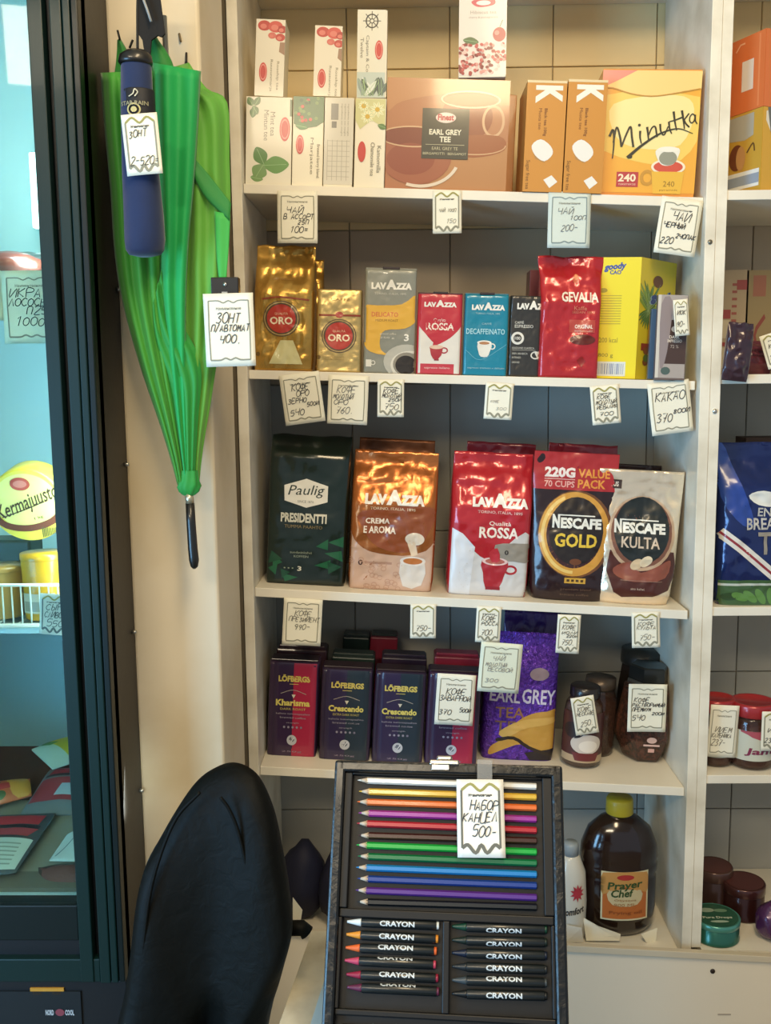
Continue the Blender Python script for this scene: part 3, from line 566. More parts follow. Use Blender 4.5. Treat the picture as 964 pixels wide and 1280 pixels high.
def a_rossa(A):
    A.rect(519.5, 405, 576, 467, '#dcd6ca', 2); A.poly([(519.5, 368), (576, 368), (576, 402), (566, 418), (552, 428), (543, 430), (530, 417), (520, 402)], '#b92b38', 3, 3)
    bean_logo(A, 528, 377, 568, 384); A.text('Qualità', 540, 398, 556, 403, '#e5d5c8', 0); A.text('ROSSA', 531, 403.5, 566, 413, '#ecdcca', .03); A.rect(525, 455, 567, 467, '#c03a46', 3); A.text('espresso italiano', 530, 458.5, 562, 462, '#e8c8c0', 0, lay=4)
    A.poly([(541, 426), (545, 426), (547, 436), (539, 436)], '#b92b38', 5); A.poly([(536, 434), (553, 434), (551, 444), (547, 449), (541, 449), (538, 444)], '#a52a34', 5); A.ell(544.5, 434, 8.5, 2.5, '#d9b8a0', 6, 16); A.ring(554, 438, 5, 4, 1.6, '#a52a34', 4); A.rect(542, 449, 548, 451, '#8c2430', 5)
brick(2, 'coffee_brick', 'small red and white coffee brick with a red cup', K2, 519.5, 576, 368, .055, FIL('#b92b38'), a_rossa, Y=.020, seed=5, flap=mat('#4a2028', .4, coat=.4))
def a_decaf(A):
    bean_logo(A, 587, 380, 628, 388); A.text('CAFFÈ', 600, 403, 612, 406, '#9fc4cc', 0); A.text('DECAFFEINATO', 581, 411, 629, 418, '#a8d4da', .015)
    A.poly([(596, 428), (613, 428), (611, 440), (608, 446), (600, 446), (597, 440)], '#dcd9cc', 3, 2); A.ell(604, 428.5, 9, 3, '#e6e2d4', 4, 16); A.ell(604, 429, 6.5, 1.9, '#b07a50', 5, 16); A.ring(614, 433, 4, 4, 1.5, '#dcd9cc', 3)
    A.stroke([(581, 438), (600, 450), (632, 430)], .7, '#5fa6b8', 2, 4); A.text('TORINO, ITALIA, 1895', 592, 391, 622, 393.5, '#9fc4cc', 0); A.text('espresso cremoso e delicato', 584, 459, 630, 462, '#9fc4cc', 0)
brick(2, 'coffee_brick', 'teal blue coffee brick with a white espresso cup', K2, 578, 633.5, 369, .055, FIL('#147c93'), a_decaf, Y=.020, seed=6, flap=mat('#146a80', .35, coat=.4))
def a_black(A):
    bean_logo(A, 643, 378, 684, 387); A.text('CAFFÈ', 641, 401, 652, 405, '#c9c5b8', .01); A.text('ESPRESSO', 641, 406, 664, 410, '#c9c5b8', .01); A.ell(645, 423, 8, 8, '#d6d2c6', 3); A.ell(645, 423, 5, 5, '#2f2c28', 4); A.text('100', 641.5, 421, 648.5, 425, '#d6d2c6', .02, lay=5)
    for y, t in ((434, 'EDIZIONE CLASSICA'), (441, '100% ARABICA'), (446, 'INTENSO'), (452, 'GROUND')): A.text(t, 639, y, 639+len(t)*1.6, y+2.4, '#c4c0b2', 0)
    A.poly([(667, 441), (676, 437), (680, 437), (680, 458), (674, 455)], '#d0ccbe', 3); A.ring(668, 444, 6, 5, 1.6, '#d0ccbe', 3); A.rect(639, 437.5, 668, 438.2, '#8f8b80', 3)
brick(2, 'coffee_brick', 'black coffee brick with a white round badge, leaning behind the red bag', K2, 634.5, 674, 370, .055, FIL('#302d28'), a_black, Y=.026, seed=7)
r, s = boxpack(2, 'coffee_brick', 'dark red coffee brick standing behind the black coffee brick', K2, 657, 700, 338, .05, mat('#5c1f22', .4, coat=.3), None, Y=.12, cat='coffee pack')
def a_gev(A):
    A.text('GEVALIA', 698, 364, 744, 377, '#e8dcc8', .03); A.ell(716, 347, 4, 6, '#c95a3a', 2, 12); A.ell(716, 345, 2, 4, '#dc8a5a', 3, 10); A.text('Kaffe', 714, 382, 730, 387, '#cf7c60', 0); A.text('SEDAN 1853', 712, 388, 740, 391, '#cf7c60', 0)
    A.rect(709, 399, 741, 415, '#b34438', 2); A.text('ORIGINAL', 716, 405, 738, 410, '#ecd9c4', .03); A.text('medium roast', 716, 411.5, 738, 414, '#e0b8a0', 0); A.ell(726, 424, 16, 6.5, '#5d1e16', 3); A.poly([(720, 450), (726, 445), (731, 451), (726, 459)], '#8c2422', 2)
REDF = lambda h: mat(h, .26, .15, .6, bump=.18, bscale=38, var=.1)
bagpack(2, 'coffee_bag', 'tall crinkled red coffee bag flaring at its sealed top, beside the yellow tin', K2, 673, 748, 318, .065, dict(W=[(0, 1), (.4, 1.0), (.8, 1.03), (1, 1.12)], D=GUS['D'], N=GUS['N']), REDF('#b3242a'), a_gev, Y=.016, amp=.0032, kk=36, seed=9, top=.0035)
# yellow tin, turned so that its right side shows
def a_yel(A, H):
    A.rect(0, 0, 100, H, '#e2cf1c', 1); A.text('goody', 22, H*.045, 68, H*.115, '#2a4a94', .05, shear=.25, rot=-5); A.text('CAO', 34, H*.105, 58, H*.14, '#2a4a94', .03)
    A.ell(22, H*.27, 9, 5, '#9e9320', 2, 14)
    for k in range(12): A.rect(14, H*(.31+k*.021), 62, H*(.315+k*.021)+.6, '#b3a42a', 2)
    A.rect(8, H*.86, 78, H*.98, '#d5d8cc', 2)
    for k in range(22): A.rect(12+k*2.9, H*.875, 12+k*2.9+random.Random(k).choice([.7, 1.5]), H*.965, '#5a6a9a', 3)
    A.text('200 kcal', 18, H*.66, 58, H*.70, '#8f8420', 0); A.text('800 g', 18, H*.79, 50, H*.83, '#8f8420', 0)
def a_yr(A, H):
    A.rect(0, 0, 100, H, '#d8c424', 1); A.text('goody', 30, H*.26, 98, H*.36, '#26428a', .07, shear=.2, rot=-4, lay=6); A.text('goody', 27, H*.265, 95, H*.365, '#8fb2c8', .07, shear=.2, rot=-4, lay=5)
    rn = random.Random(8)
    for k in range(26): a = rn.uniform(-150, -20); leafy(A, 26+rn.uniform(-6, 6), H*.42+rn.uniform(-8, 12), rn.uniform(26, 52), 5, a, rn.choice(['#3f6d2c', '#5a8436', '#7d9c3c']), 3)
    for k in range(8): leafy(A, 24, H*.42, 30, 5, 60+k*14, '#3f6d2c', 3)
    A.ell(48, H*.18, 14, H*.05, '#6d3f1c', 3); A.poly([(30, H*.45), (70, H*.45), (76, H*.70), (26, H*.70)], '#d69a2c', 3); A.rect(10, H*.70, 70, H*.76, '#8c2f22', 5)
    for k in range(16): A.ell(30+rn.uniform(-14, 26), H*.86+rn.uniform(-18, 20), 8, 6, rn.choice(['#7a4420', '#a8682c', '#5e3016', '#4c6a2a']), 4, 10)
c = at(802, 400, -.0); zt = shelf_z(2, c.x)
r = empty('cocoa_tin', 'bright yellow cocoa box with blue lettering and brown fruit, turned to show two faces', 'box', K2); r.rotation_euler = (0, -math.atan(shelf_s(2)), 0)
r.location = (c.x-.001, .033, shelf_z(2, c.x)+.0012); hh = at(800, 321, .02).z-zt; YEL2 = mat('#dcc81e', .35, coat=.5)
wl_, wr_ = .078, .105
# front face runs left from the corner, right face runs back to the right
def pris(name, P, h, m, parent):
    n = len(P); V = [(x, y, 0) for x, y in P]+[(x, y, h) for x, y in P]; F = [tuple(range(n-1, -1, -1)), tuple(range(n, 2*n))]+[(i, (i+1) % n, n+(i+1) % n, n+i) for i in range(n)]
    bm = bmesh.new(); bv = [bm.verts.new(v) for v in V]; [bm.faces.new([bv[i] for i in f]) for f in F]; bmesh.ops.bevel(bm, geom=list(bm.edges), offset=.0015, segments=2, affect='EDGES'); return mkbm(name, bm, m, parent)
aF, aR = math.radians(10), math.radians(66)
pl = (-wl_*math.cos(aF), wl_*math.sin(aF)*-0+.004); 
P0 = Vector((0, 0)); PL = Vector((-.077, .020)); PR = Vector((.082, .080)); PB = PL+PR
pris('carton', [tuple(PL), (0, 0), tuple(PR), tuple(PB)], hh, YEL2, r)
def planemap(A0, B0, off2=0):
    d = (B0-A0).normalized(); n = Vector((d.y, -d.x)); return lambda u, v, o: (A0.x+d.x*u+n.x*o, A0.y+d.y*u+n.y*o, v)
L1 = (P0-PL).length; A = Art(0, 0, 100, 100*hh/L1, L1, hh, rough=.35, coat=.5); a_yel(A, 100*hh/L1); A.build('front_print', r, planemap(PL, P0))
L2 = (PR-P0).length; A = Art(0, 0, 100, 100*hh/L2, L2, hh, rough=.35, coat=.5); a_yr(A, 100*hh/L2); A.build('side_print', r, planemap(P0, PR))
def a_bar(A):
    A.rect(819, 368, 857, 473, '#a39a94', 1); A.poly([(831, 400), (857, 398), (857, 455), (829, 455)], '#43302c', 2); A.ell(843, 411, 5, 4, '#b7aca0', 4, 14); A.text('DARK', 836, 419, 849, 423, '#d5cabc', .02); A.text('IMPRESSIO', 834, 424, 852, 428, '#d5cabc', .01); A.text('72 %', 838, 431, 848, 435, '#b0a294', 0)
    A.rect(819, 368, 824, 473, '#c9c4ba', 2); A.ell(833, 464, 6, 5, '#4a5d58', 3, 14); A.poly([(824, 380), (838, 376), (834, 440), (826, 460)], '#8b7f80', 2, 3)
r, s = boxpack(2, 'chocolate_pack', 'silver and dark brown chocolate pack at the right end of the second shelf', K2, 820, 858, 368, .012, mat('#6a5a55', .3, coat=.5), a_bar, Y=-.004, turn=0, cat='chocolate'); r.rotation_euler.x = -.05; r.location.y = .012
r, s = boxpack(2, 'chocolate_pack', 'flat dark blue pack squeezed between the yellow cocoa box and the silver pack', K2, 809, 822, 386, .010, mat('#35506b', .3, coat=.5), None, Y=.0, cat='chocolate'); r.location.y = .0255; r.location.z += .001; r.location.x += .006
# ================================================================ THIRD SHELF
K3 = 'coffee bags on the third shelf'
def a_paulig(A):
    A.poly([(351, 607), (378, 598), (405, 606), (405, 626), (379, 634), (352, 626)], '#e6e4da', 3); A.text('Paulig', 357, 606, 400, 622, '#26352c', .0, shear=.3, rot=-2, lay=4); A.text('SINCE 1876', 368, 625, 388, 628, '#6a746c', 0, lay=4)
    A.text('PRESIDENTTI', 348, 641, 405, 653, '#d3d2c2', .04); A.text('TUMMA PAAHTO', 353, 656, 400, 660, '#8d7a4c', 0); A.text('suodatinkahvi', 361, 689, 388, 692, '#9aa592', 0); A.text('KOFFEIN', 366, 694, 384, 697, '#9aa592', 0); A.text('3', 371, 708, 376, 714, '#d3d2c2', .03); A.text('- - -', 354, 710, 366, 711.5, '#8d9a86', 0)
    for P in ([(393, 682), (408, 672), (408, 686)], [(408, 676), (427, 668), (427, 682)], [(392, 706), (412, 698), (411, 710)], [(404, 690), (425, 686), (427, 700)], [(352, 718), (372, 722), (356, 728)], [(340, 694), (352, 704), (340, 710)], [(334, 712), (346, 706), (344, 720)]): A.poly(P, '#1d5e3e', 2)
    for P in ([(338, 690), (352, 700), (334, 706)], [(350, 712), (362, 716), (352, 724)], [(408, 700), (426, 706), (410, 716)]): A.poly(P, '#184a34', 2)
bagpack(3, 'coffee_bag', 'dark green coffee bag with a white six-sided logo', K3, 331, 431, 546, .075, dict(W=[(0, .98), (1, 1)], D=[(0, 1), (.86, .96), (.95, .5), (1, .12)], N=[(0, 10), (1, 7)]), mat('#12241b', .3, 0, .5, bump=.12, bscale=40, var=.3), a_paulig, yb=731, amp=.0016, kk=30, seed=11, top=.006, ay=0)
BRZ = mat('#b56a34', .26, .6, .2, bump=.22, bscale=45)
def a_crema(A):
    A.poly([(430, 660), (432, 655), (440, 676), (460, 690), (500, 694), (530, 686), (542, 676), (542, 742), (430, 742)], '#c7a48c', 2, 3)
    bean_logo(A, 451, 616, 525, 631, '#ece4d4'); A.text('TORINO, ITALIA, 1895', 458, 634, 514, 638, '#dcc2a0', .01); A.text('CREMA', 453, 648, 483, 655, '#ecdcc6', .03); A.text('E AROMA', 451, 658, 491, 667, '#ecdcc6', .03)
    A.poly([(448, 640), (536, 632), (528, 670), (505, 690), (470, 684), (452, 664)], '#8a4622', 1, 3)
    A.ell(515, 672, 12, 8, '#dccbb4', 4); A.poly([(504, 672), (516, 676), (520, 692), (512, 694)], '#d9c0a2', 4); A.poly([(499, 700), (529, 700), (526, 730), (503, 732)], '#d5cdc2', 5, 2); A.ell(514, 700, 16, 6, '#e2d8cc', 6); A.ell(514, 700, 12, 4, '#b86f38', 7); A.text('0', 446, 701, 452, 708, '#4a2c1c', .03); A.rect(454, 703, 488, 706, '#a8816a', 3)
    rn = random.Random(2)
    for _ in range(30): x, y = rn.uniform(434, 500), rn.uniform(700, 738); A.ring(x, y, 3.5, 3, .8, '#b58c74', 3, 10)
bagpack(3, 'coffee_bag', 'shiny copper coffee bag with a milk-coloured lower half and a cup', K3, 434, 541, 566, .08, GUS, BRZ, a_crema, yb=738, amp=.0034, kk=38, seed=12, top=.002)
r, B, s = bagpack(3, 'coffee_bag', 'copper coffee bag peeping out behind the shiny copper bag', K3, 440, 536, 550, .07, GUS, mat('#7a4a2c', .35, .5), None, Y=.145, amp=.002, seed=13)
def a_r1(A):
    A.poly([(556, 668), (572, 676), (590, 690), (604, 699), (618, 692), (640, 670), (660, 668), (660, 748), (556, 748)], '#c9c5c0', 2, 2); A.poly([(557, 660), (574, 668), (590, 684), (586, 748), (558, 748)], '#d3d4d6', 3)
    bean_logo(A, 584, 620, 653, 634, '#ece6da'); A.text('TORINO, ITALIA, 1895', 591, 638, 646, 642, '#dfb8ac', .01); A.text('Qualità', 606, 651, 633, 657, '#ecd8c8', .01); A.text('ROSSA', 594, 658, 643, 672, '#ecdccb', .03)
    A.poly([(615, 680), (650, 677), (658, 680), (658, 700), (640, 700), (622, 698)], '#8f8678', 4, 3); A.text('0', 627, 686, 632, 692, '#2c2622', .03, lay=6)
    A.poly([(600, 700), (632, 700), (629, 716), (622, 735), (606, 735), (602, 716)], '#a3242c', 5, 2); A.ell(616, 701, 16, 5, '#d8b8b0', 6); A.ell(616, 701, 12, 3.4, '#a8574a', 7); A.ring(636, 711, 8, 6, 2.6, '#a3242c', 4); A.poly([(608, 690), (618, 684), (622, 700), (612, 702)], '#b32c34', 8, 2); A.rect(606, 733, 624, 737, '#8c2028', 6)
bagpack(3, 'coffee_bag', 'large red and silver coffee bag with a red cup', K3, 558, 659, 568, .085, GUS, REDF('#b7242c'), a_r1, yb=745, amp=.0034, kk=36, seed=14, top=.002)
bagpack(3, 'coffee_bag', 'dark red coffee bag standing behind the red and silver bag', K3, 574, 662, 555, .07, GUS, REDF('#7d1f2a'), None, Y=.15, amp=.002, seed=15, top=.002)
bagpack(3, 'coffee_bag', 'dark red coffee bag rising behind the black and gold pouch', K3, 676, 764, 557, .07, GUS, REDF('#7d1f2a'), None, Y=.155, amp=.002, seed=16, top=.002)
def neslogo(A, x0, y0, x1, y1, c='#e2dfd2', lay=7): A.text('N', x0, y0, x0+(x1-x0)*.15, y1, c, .06, lay=lay); A.text('ESCAFÉ' if 0 else 'ESCAFE', x0+(x1-x0)*.17, y0+(y1-y0)*.22, x1, y1, c, .05, lay=lay); A.rect(x0+(x1-x0)*.13, y0, x0+(x1-x0)*.86, y0+(y1-y0)*.09, c, lay)
def a_ngold(A):
    A.rect(656, 566, 770, 614, '#a82a2c', 1); A.text('220G', 671, 586, 711, 599, '#e8d8cc', .05); A.rect(671, 600.5, 711, 601.3, '#e0b8ac', 3); A.text('70 CUPS', 671, 603, 711, 611, '#dba296', .02); A.text('VALUE', 715, 587, 757, 598, '#d98d3a', .03); A.text('PACK', 715, 600, 752, 611, '#d98d3a', .03)
    A.ell(716, 668, 50, 54, '#6d4322', 2); A.ell(712, 668, 44, 50, '#3a1c1e', 2); A.ring(714, 668, 47, 52, 10, '#c9913a', 3, 48); A.ring(714, 668, 44, 49, 4, '#e0bc6a', 4, 48, 90, 250); A.ell(716, 664, 36, 42, '#221a18', 5)
    neslogo(A, 684, 644, 749, 661); A.text('GOLD', 688, 667, 744, 684, '#dcb83c', .03, lay=7); A.rect(704, 722, 732, 729, '#c99a3a', 5); A.text('■ ■ ■ ■', 707, 724, 729, 727, '#4a3414', 0, lay=6)
    A.ell(717, 702, 8, 4, '#6a3c20', 6, 14); A.text('premium blend', 700, 735, 740, 739, '#6a5040', 0); A.text('instant coffee', 700, 742, 738, 745, '#6a5040', 0)
DK = mat('#2c1a1c', .28, .2, .5, bump=.2, bscale=40)
bagpack(3, 'coffee_pouch', 'black and gold coffee pouch with a red band across its top', K3, 658, 764, 567, .055, DOY, DK, a_ngold, yb=752, ax=(656, 768), amp=.0022, kk=30, seed=17, step=.003)
def a_kulta(A):
    A.rect(745, 603, 775, 614, '#3c2a20', 3); A.text('UUTUUS', 748, 605.5, 771, 611.5, '#d8c8b4', .02, lay=4)
    A.poly([(764, 690), (850, 690), (846, 738), (800, 747), (772, 742)], '#4a2018', 2, 2); A.ell(805, 668, 45, 46, '#b99a7c', 3); A.ell(805, 667, 41, 43, '#7a4e3c', 4); A.ell(805, 664, 37, 41, '#1d2322', 5)
    neslogo(A, 768, 651, 836, 668); A.text('KULTA', 778, 672, 829, 686, '#c9b49c', .02, lay=7)
    A.poly([(770, 712), (790, 704), (806, 716), (830, 706), (846, 700), (840, 722), (800, 728), (775, 722)], '#8a4a38', 6, 3); A.ell(800, 706, 9, 6, '#c9b08c', 8, 18, rot=-35); A.ell(812, 702, 9, 6, '#d6c4a4', 9, 18, rot=-35); A.text('aito kahvi', 794, 735, 812, 738, '#c0a894', 0, lay=8); A.rect(780, 726, 836, 726.8, '#8f6a5a', 7)
CHMP = mat('#efdcc0', .22, .65, bump=.28, bscale=40)
bagpack(3, 'coffee_pouch', 'shiny pale gold coffee pouch with a black oval and brown swirl', K3, 750, 856, 590, .055, DOY, CHMP, a_kulta, yb=757, ax=(745, 858), amp=.0028, kk=32, seed=18, step=.003)
bagpack(3, 'coffee_pouch', 'dark pouch top showing behind the pale gold pouch', K3, 776, 838, 583, .04, DOY, DK, None, Y=.20, amp=.002, seed=19)
# ================================================================ FOURTH SHELF
K4 = 'coffee bricks on the fourth shelf'; yl = '#cdbb62'
def lof(A, x, name2, red):
    W = 66; A.rect(x, 828, x+W, 950, '#2e2546' if not red else '#33203f', 1)
    if red: A.rect(x+W*.5, 828, x+W, 950, '#a32544', 2)
    else: A.rect(x+W*.5, 828, x+W, 950, '#22303c', 2)
    A.text('LÖFBERGS', x+W*.2, 843, x+W*.83, 852.5, yl, .05); A.rect(x+W*.42, 855, x+W*.6, 855.7, yl, 3); A.stroke([(x+W*.25, 868), (x+W*.5, 863), (x+W*.76, 868)], .7, '#a89f94', 3, 4)
    A.poly([(x+W*.47, 869), (x+W*.55, 869), (x+W*.51, 874)], '#cfc7b4', 3); A.text(name2, x+W*.16, 875.5, x+W*.84, 884, '#d6c768', .04); A.text('DARK ROAST' if red else 'EXTRA DARK ROAST', x+W*.25, 886.5, x+W*.76, 889.5, '#b0a45c', .01)
    A.text('kahvia tummapaahto', x+W*.17, 893, x+W*.85, 896, '#9a93a0', 0); A.text('brewed coffee', x+W*.25, 898, x+W*.77, 900.5, '#9a93a0', 0)
    A.text('strength', x+W*.38, 905, x+W*.63, 907.5, '#9a93a0', 0)
    for k in range(5): A.ell(x+W*(.34+.085*k), 912, 1.5, 1.6, '#8f8a9a' if k < 4 else '#7b7486', 3, 8)
    A.ell(x+W*.5, 929, 6.5, 6.8, '#b9bcc2', 3); A.ell(x+W*.5, 928, 3.6, 3.4, '#6a707a', 4, 14); A.stroke([(x+W*.46, 929), (x+W*.49, 931), (x+W*.55, 925)], 1, '#dfe0e2', 5); A.text('250g', x+W*.3, 943, x+W*.7, 945.5, '#8f8294', 0)
for i, (nm, red, x0, x1, yt, yb, lb) in enumerate((('Kharisma', 1, 333, 395, 829, 945, 'purple and crimson coffee brick, the leftmost on the fourth shelf'),
        ('Crescendo', 0, 398, 462, 838, 950, 'dark blue coffee brick directly right of the leftmost purple and crimson one'),
        ('Crescendo', 0, 464, 528, 842, 954, 'dark blue coffee brick, second of the two, above the pencil case clasp side'),
        ('Kharisma', 1, 530, 596, 843, 957, 'purple and crimson coffee brick with a price tag leaning on it'))):
    ss = slot(4, x0, x1, yt, None, yb, .06); r = root_at(ss, 'coffee_brick', lb, 'coffee pack', K4); B = Bag(ss['w'], ss['h'], .06, amp=.0005, k=60, seed=20+i, **BRI)
    B.body(mat('#2b2038' if not red else '#34203c', .33, 0, .5, bump=.08, bscale=40), r); A = Art(0, 828, 66, 950, ss['w'], ss['h'], rough=.35, coat=.4); lof(A, 0, nm, red); A.build('front_print', r, B.map, .01)
    w, h = ss['w'], ss['h']; box('folded_top', -w*.47, w*.47, -.020, .018, h-.0002, h+.004, mat('#2a1a22', .35, coat=.4), r, bev=.001)
def backbrick(lb, xl, xr, yt, Y, m1, m2=None):
    s = slot(4, xl, xr, yt, Y, None, .055); r = root_at(s, 'coffee_brick', lb, 'coffee pack', K4); w, h = s['w'], s['h']
    carton(r, w, h, .055, m1, .003); box('folded_top', -w*.46, w*.46, -.016, .016, h-.0004, h+.0045, m2 or m1, r, bev=.001); return r
DP, CR, GN = mat('#2a1c2c', .35, coat=.4), mat('#7c1f30', .35, coat=.4), mat('#1d2c26', .35, coat=.4)
backbrick('dark coffee brick standing behind the leftmost purple and crimson brick', 342, 404, 812, .125, mat('#331a22', .35, coat=.4))
backbrick('dark green coffee brick behind the first dark blue brick', 410, 464, 822, .128, GN); backbrick('dark coffee brick behind the second dark blue brick', 472, 528, 823, .13, DP)
backbrick('crimson topped coffee brick behind the brick with the leaning price tag', 537, 594, 822, .135, CR, mat('#8c2436', .35, coat=.4))
backbrick('dark red coffee brick far back on the fourth shelf, behind the dark green one', 458, 492, 797, .235, CR, GN)
backbrick('blackish coffee brick far back beside the dark red one on the fourth shelf', 424, 457, 797, .235, GN, GN)
PUR = mat('#6a3ab4', .3, .5, .3, bump=1.0, bscale=170, var=.5, vscale=120, dark='#3c1c78')
def a_eg(A):
    A.poly([(611, 946), (612, 935), (624, 925), (640, 905), (660, 892), (680, 888), (693, 889), (693, 934), (670, 938), (650, 930), (630, 936)], '#bd8f3e', 3, 3); A.stroke([(618, 926), (640, 922), (660, 934), (692, 944)], 4, '#2c2118', 5, 3); A.poly([(622, 915), (650, 900), (690, 895), (690, 902), (655, 910), (630, 922)], '#cfa556', 4, 3)
    A.poly([(655, 941), (693, 934), (693, 950), (662, 950)], '#241c22', 4); A.text('EARL', 608, 864, 646, 879, '#cfc8dc', .02, rot=3); A.text('GREY', 648, 862, 690, 880, '#cfc8dc', .02, rot=2); A.text('TEA', 616, 885, 652, 898, '#8f6442', .01); A.text('TE', 616, 902, 642, 915, '#7c5644', .01); A.ell(668, 843, 12, 8, '#9c8890', 3)
PP = dict(W=[(0, .96), (.1, 1), (1, .99)], D=[(0, .9), (.15, 1), (.7, .8), (.93, .1), (1, .05)], N=[(0, 5), (1, 3)])
bagpack(4, 'tea_bag_pack', 'glittery purple foil tea bag with a golden cap picture', K4, 600, 693, 795, .06, PP, PUR, a_eg, yb=951, amp=.0022, kk=40, seed=31, cat='tea pack')
bagpack(4, 'tea_bag_pack', 'dark purple foil bag standing behind the glittery purple tea bag', K4, 622, 692, 768, .05, PP, mat('#351a54', .35, .2, .4, bump=.3), None, Y=.18, amp=.002, seed=32, cat='tea pack')
# jars
K5 = 'instant coffee jars on the fourth shelf'
COF = mat('#2c1712', .75, bump=.9, bscale=300, var=.5, vscale=120, dark='#5c3422'); JG = mat('#cbbba8', .04, trans=.9, ior=1.3); JGD = mat('#4c352a', .12, coat=.8, alpha=.55)
def jar(lb, k, xc, wpx, yt, Y=None, yb=None, kind='round', tagc=None):
    if Y is None: Y = hit(k, xc, yb).y
    p = at(xc, 900, Y); sc = (at(xc+10, 900, Y).x-p.x)/10; R = wpx*sc/2; Y += R; 
    for _ in range(4):
        py = 960 if k == 4 else 1000; p = at(xc, py, Y)
    z = shelf_z(k, p.x)+.0006; h = at(xc, yt, Y).z-z
    r = empty('coffee_jar', lb, 'jar', K5, None, (p.x, Y, z), (0, -math.atan(shelf_s(k)), 0)); return r, R, h
r, R, h = jar('small coffee jar with a black lid and a tilted price tag, in front', 4, 725, 51, 856, None, 963)
lathe('glass', [(R*.80, .001), (R*.97, .006), (R, .02), (R*.99, h*.62), (R*.90, h*.78), (R*.66, h*.86), (R*.64, h*.9)], JGD, r); lathe('coffee', [(R*.76, .003), (R*.92, .008), (R*.95, h*.3), (R*.94, h*.6), (R*.84, h*.75)], mat('#8a7767', .5, bump=.3, bscale=60), r)
lathe('lid', [(R*.74, h*.865), (R*.76, h*.88), (R*.74, h*.99), (R*.68, h)], mat('#231c19', .35, coat=.3), r)
A = Art(0, 0, 60, 100, PI*R*.9, h*.62); A.rect(0, 0, 60, 100, '#4a2622', 1); A.ell(31, 62, 17, 20, '#c9bfb4', 2); A.ell(33, 66, 10, 12, '#e0d8cc', 3); A.poly([(16, 80), (46, 80), (42, 96), (20, 96)], '#6a2a2a', 4); A.ell(16, 36, 12, 16, '#2a1c1c', 2); A.rect(0, 86, 60, 100, '#b09878', 1)
def cylmap(R0, z0, wd): return lambda u, v, o: ((R0+o)*math.sin((u-wd/2)/R0), -(R0+o)*math.cos((u-wd/2)/R0), z0+v)
A.build('label', r, cylmap(R*1.0, .014, PI*R*.9), .006, base=.0006)
r, R, h = jar('small coffee jar with a grey metal lid standing behind the tagged one', 4, 744, 44, 846, .140)
lathe('glass', [(R*.9, 0), (R, .01), (R, h*.72), (R*.8, h*.84), (R*.8, h*.88)], JGD, r); lathe('coffee', [(R*.8, .003), (R*.93, .012), (R*.93, h*.7)], COF, r); lathe('lid', [(R*.86, h*.86), (R*.88, h*.9), (R*.86, h)], mat('#5c5148', .35, .5), r)
HX = dict(seg=6, smooth=False, turn=0)
r, R, h = jar('large six-sided coffee jar with red specks and a big price tag', 4, 803, 80, 830, None, 960)
R *= .98
lathe('glass', [(R*.62, .001), (R*.70, .006), (R*1.0, h*.26), (R*.98, h*.42), (R*.80, h*.80), (R*.58, h*.84)], JGD, r, **HX)
lathe('coffee', [(R*.58, .004), (R*.66, .009), (R*.95, h*.26), (R*.93, h*.42), (R*.80, h*.74)], mat('#3a1c16', .6, bump=.9, bscale=260, var=.9, vscale=120, dark='#b0604a'), r, **HX)
lathe('lid', [(R*.66, h*.845), (R*.68, h*.86), (R*.66, h*.985), (R*.60, h)], mat('#1f1f1c', .3, coat=.4), r, 6, False)
lathe('collar', [(R*.70, h*.79), (R*.71, h*.80), (R*.70, h*.84), (R*.68, h*.846)], mat('#6a655a', .3, .6), r, 6, False)
A = Art(0, 0, 40, 30, R*.8, R*.6); A.ell(20, 6, 8, 5, '#c9a89c', 2); A.text('PAULIG', 6, 12, 34, 17, '#d6b4a8', .03) if 0 else A.rect(7, 13, 33, 16, '#d0aca0', 2); A.rect(15, 20, 25, 26, '#c99c90', 2); A.ell(20, 29, 4, 2, '#b88', 2) if 0 else None
A.build('label', r, lambda u, v, o: (u-R*.4, -R*.885-o*3-.001, h*.13+v), None)
r, R, h = jar('large dark coffee jar standing behind the six-sided one', 4, 795, 62, 811, .195)
lathe('glass', [(R*.8, 0), (R, .02), (R*.95, h*.6), (R*.85, h*.85)], mat('#2a211c', .15, coat=.8), r, **HX); lathe('lid', [(R*.9, h*.85), (R*.92, h*.87), (R*.9, h)], mat('#26241f', .35, coat=.3), r, 24)
# ================================================================ BOTTOM COMPARTMENTS
zf = zr
def on_floor(px, py, Y): p = at(px, py, Y); return p
def bot(px, Y, ytop): p = at(px, 1165, Y); return p.x, at(px, ytop, Y).z-zf
x, h = bot(771, .10, 996)
r = empty('syrup_bottle', 'big brown plastic bottle with a yellow cap and an orange label in the bottom compartment', 'bottle', None, None, (x, .10, zf))
R = (at(820, 1080, .1).x-at(723, 1080, .1).x)/2; BR = mat('#22110a', .16, coat=.6, trans=.1, bump=.12, bscale=18)
V = [(R*.55, 0), (R*.78, .004), (R*.92, .02), (R*.97, h*.20), (R*.97, h*.42), (R*.93, h*.44), (R*.99, h*.47), (R*1.0, h*.52), (R*.96, h*.54), (R*1.0, h*.57), (R*.97, h*.66), (R*.80, h*.78), (R*.48, h*.86), (R*.33, h*.88), (R*.33, h*.9)]
o = lathe('bottle_body', V, BR, r, 48); o.scale.y = .62
lathe('cap', [(R*.34, h*.885), (R*.35, h*.89), (R*.34, h*.985), (R*.31, h)], mat('#b3a32c', .4, coat=.2), r, 32)
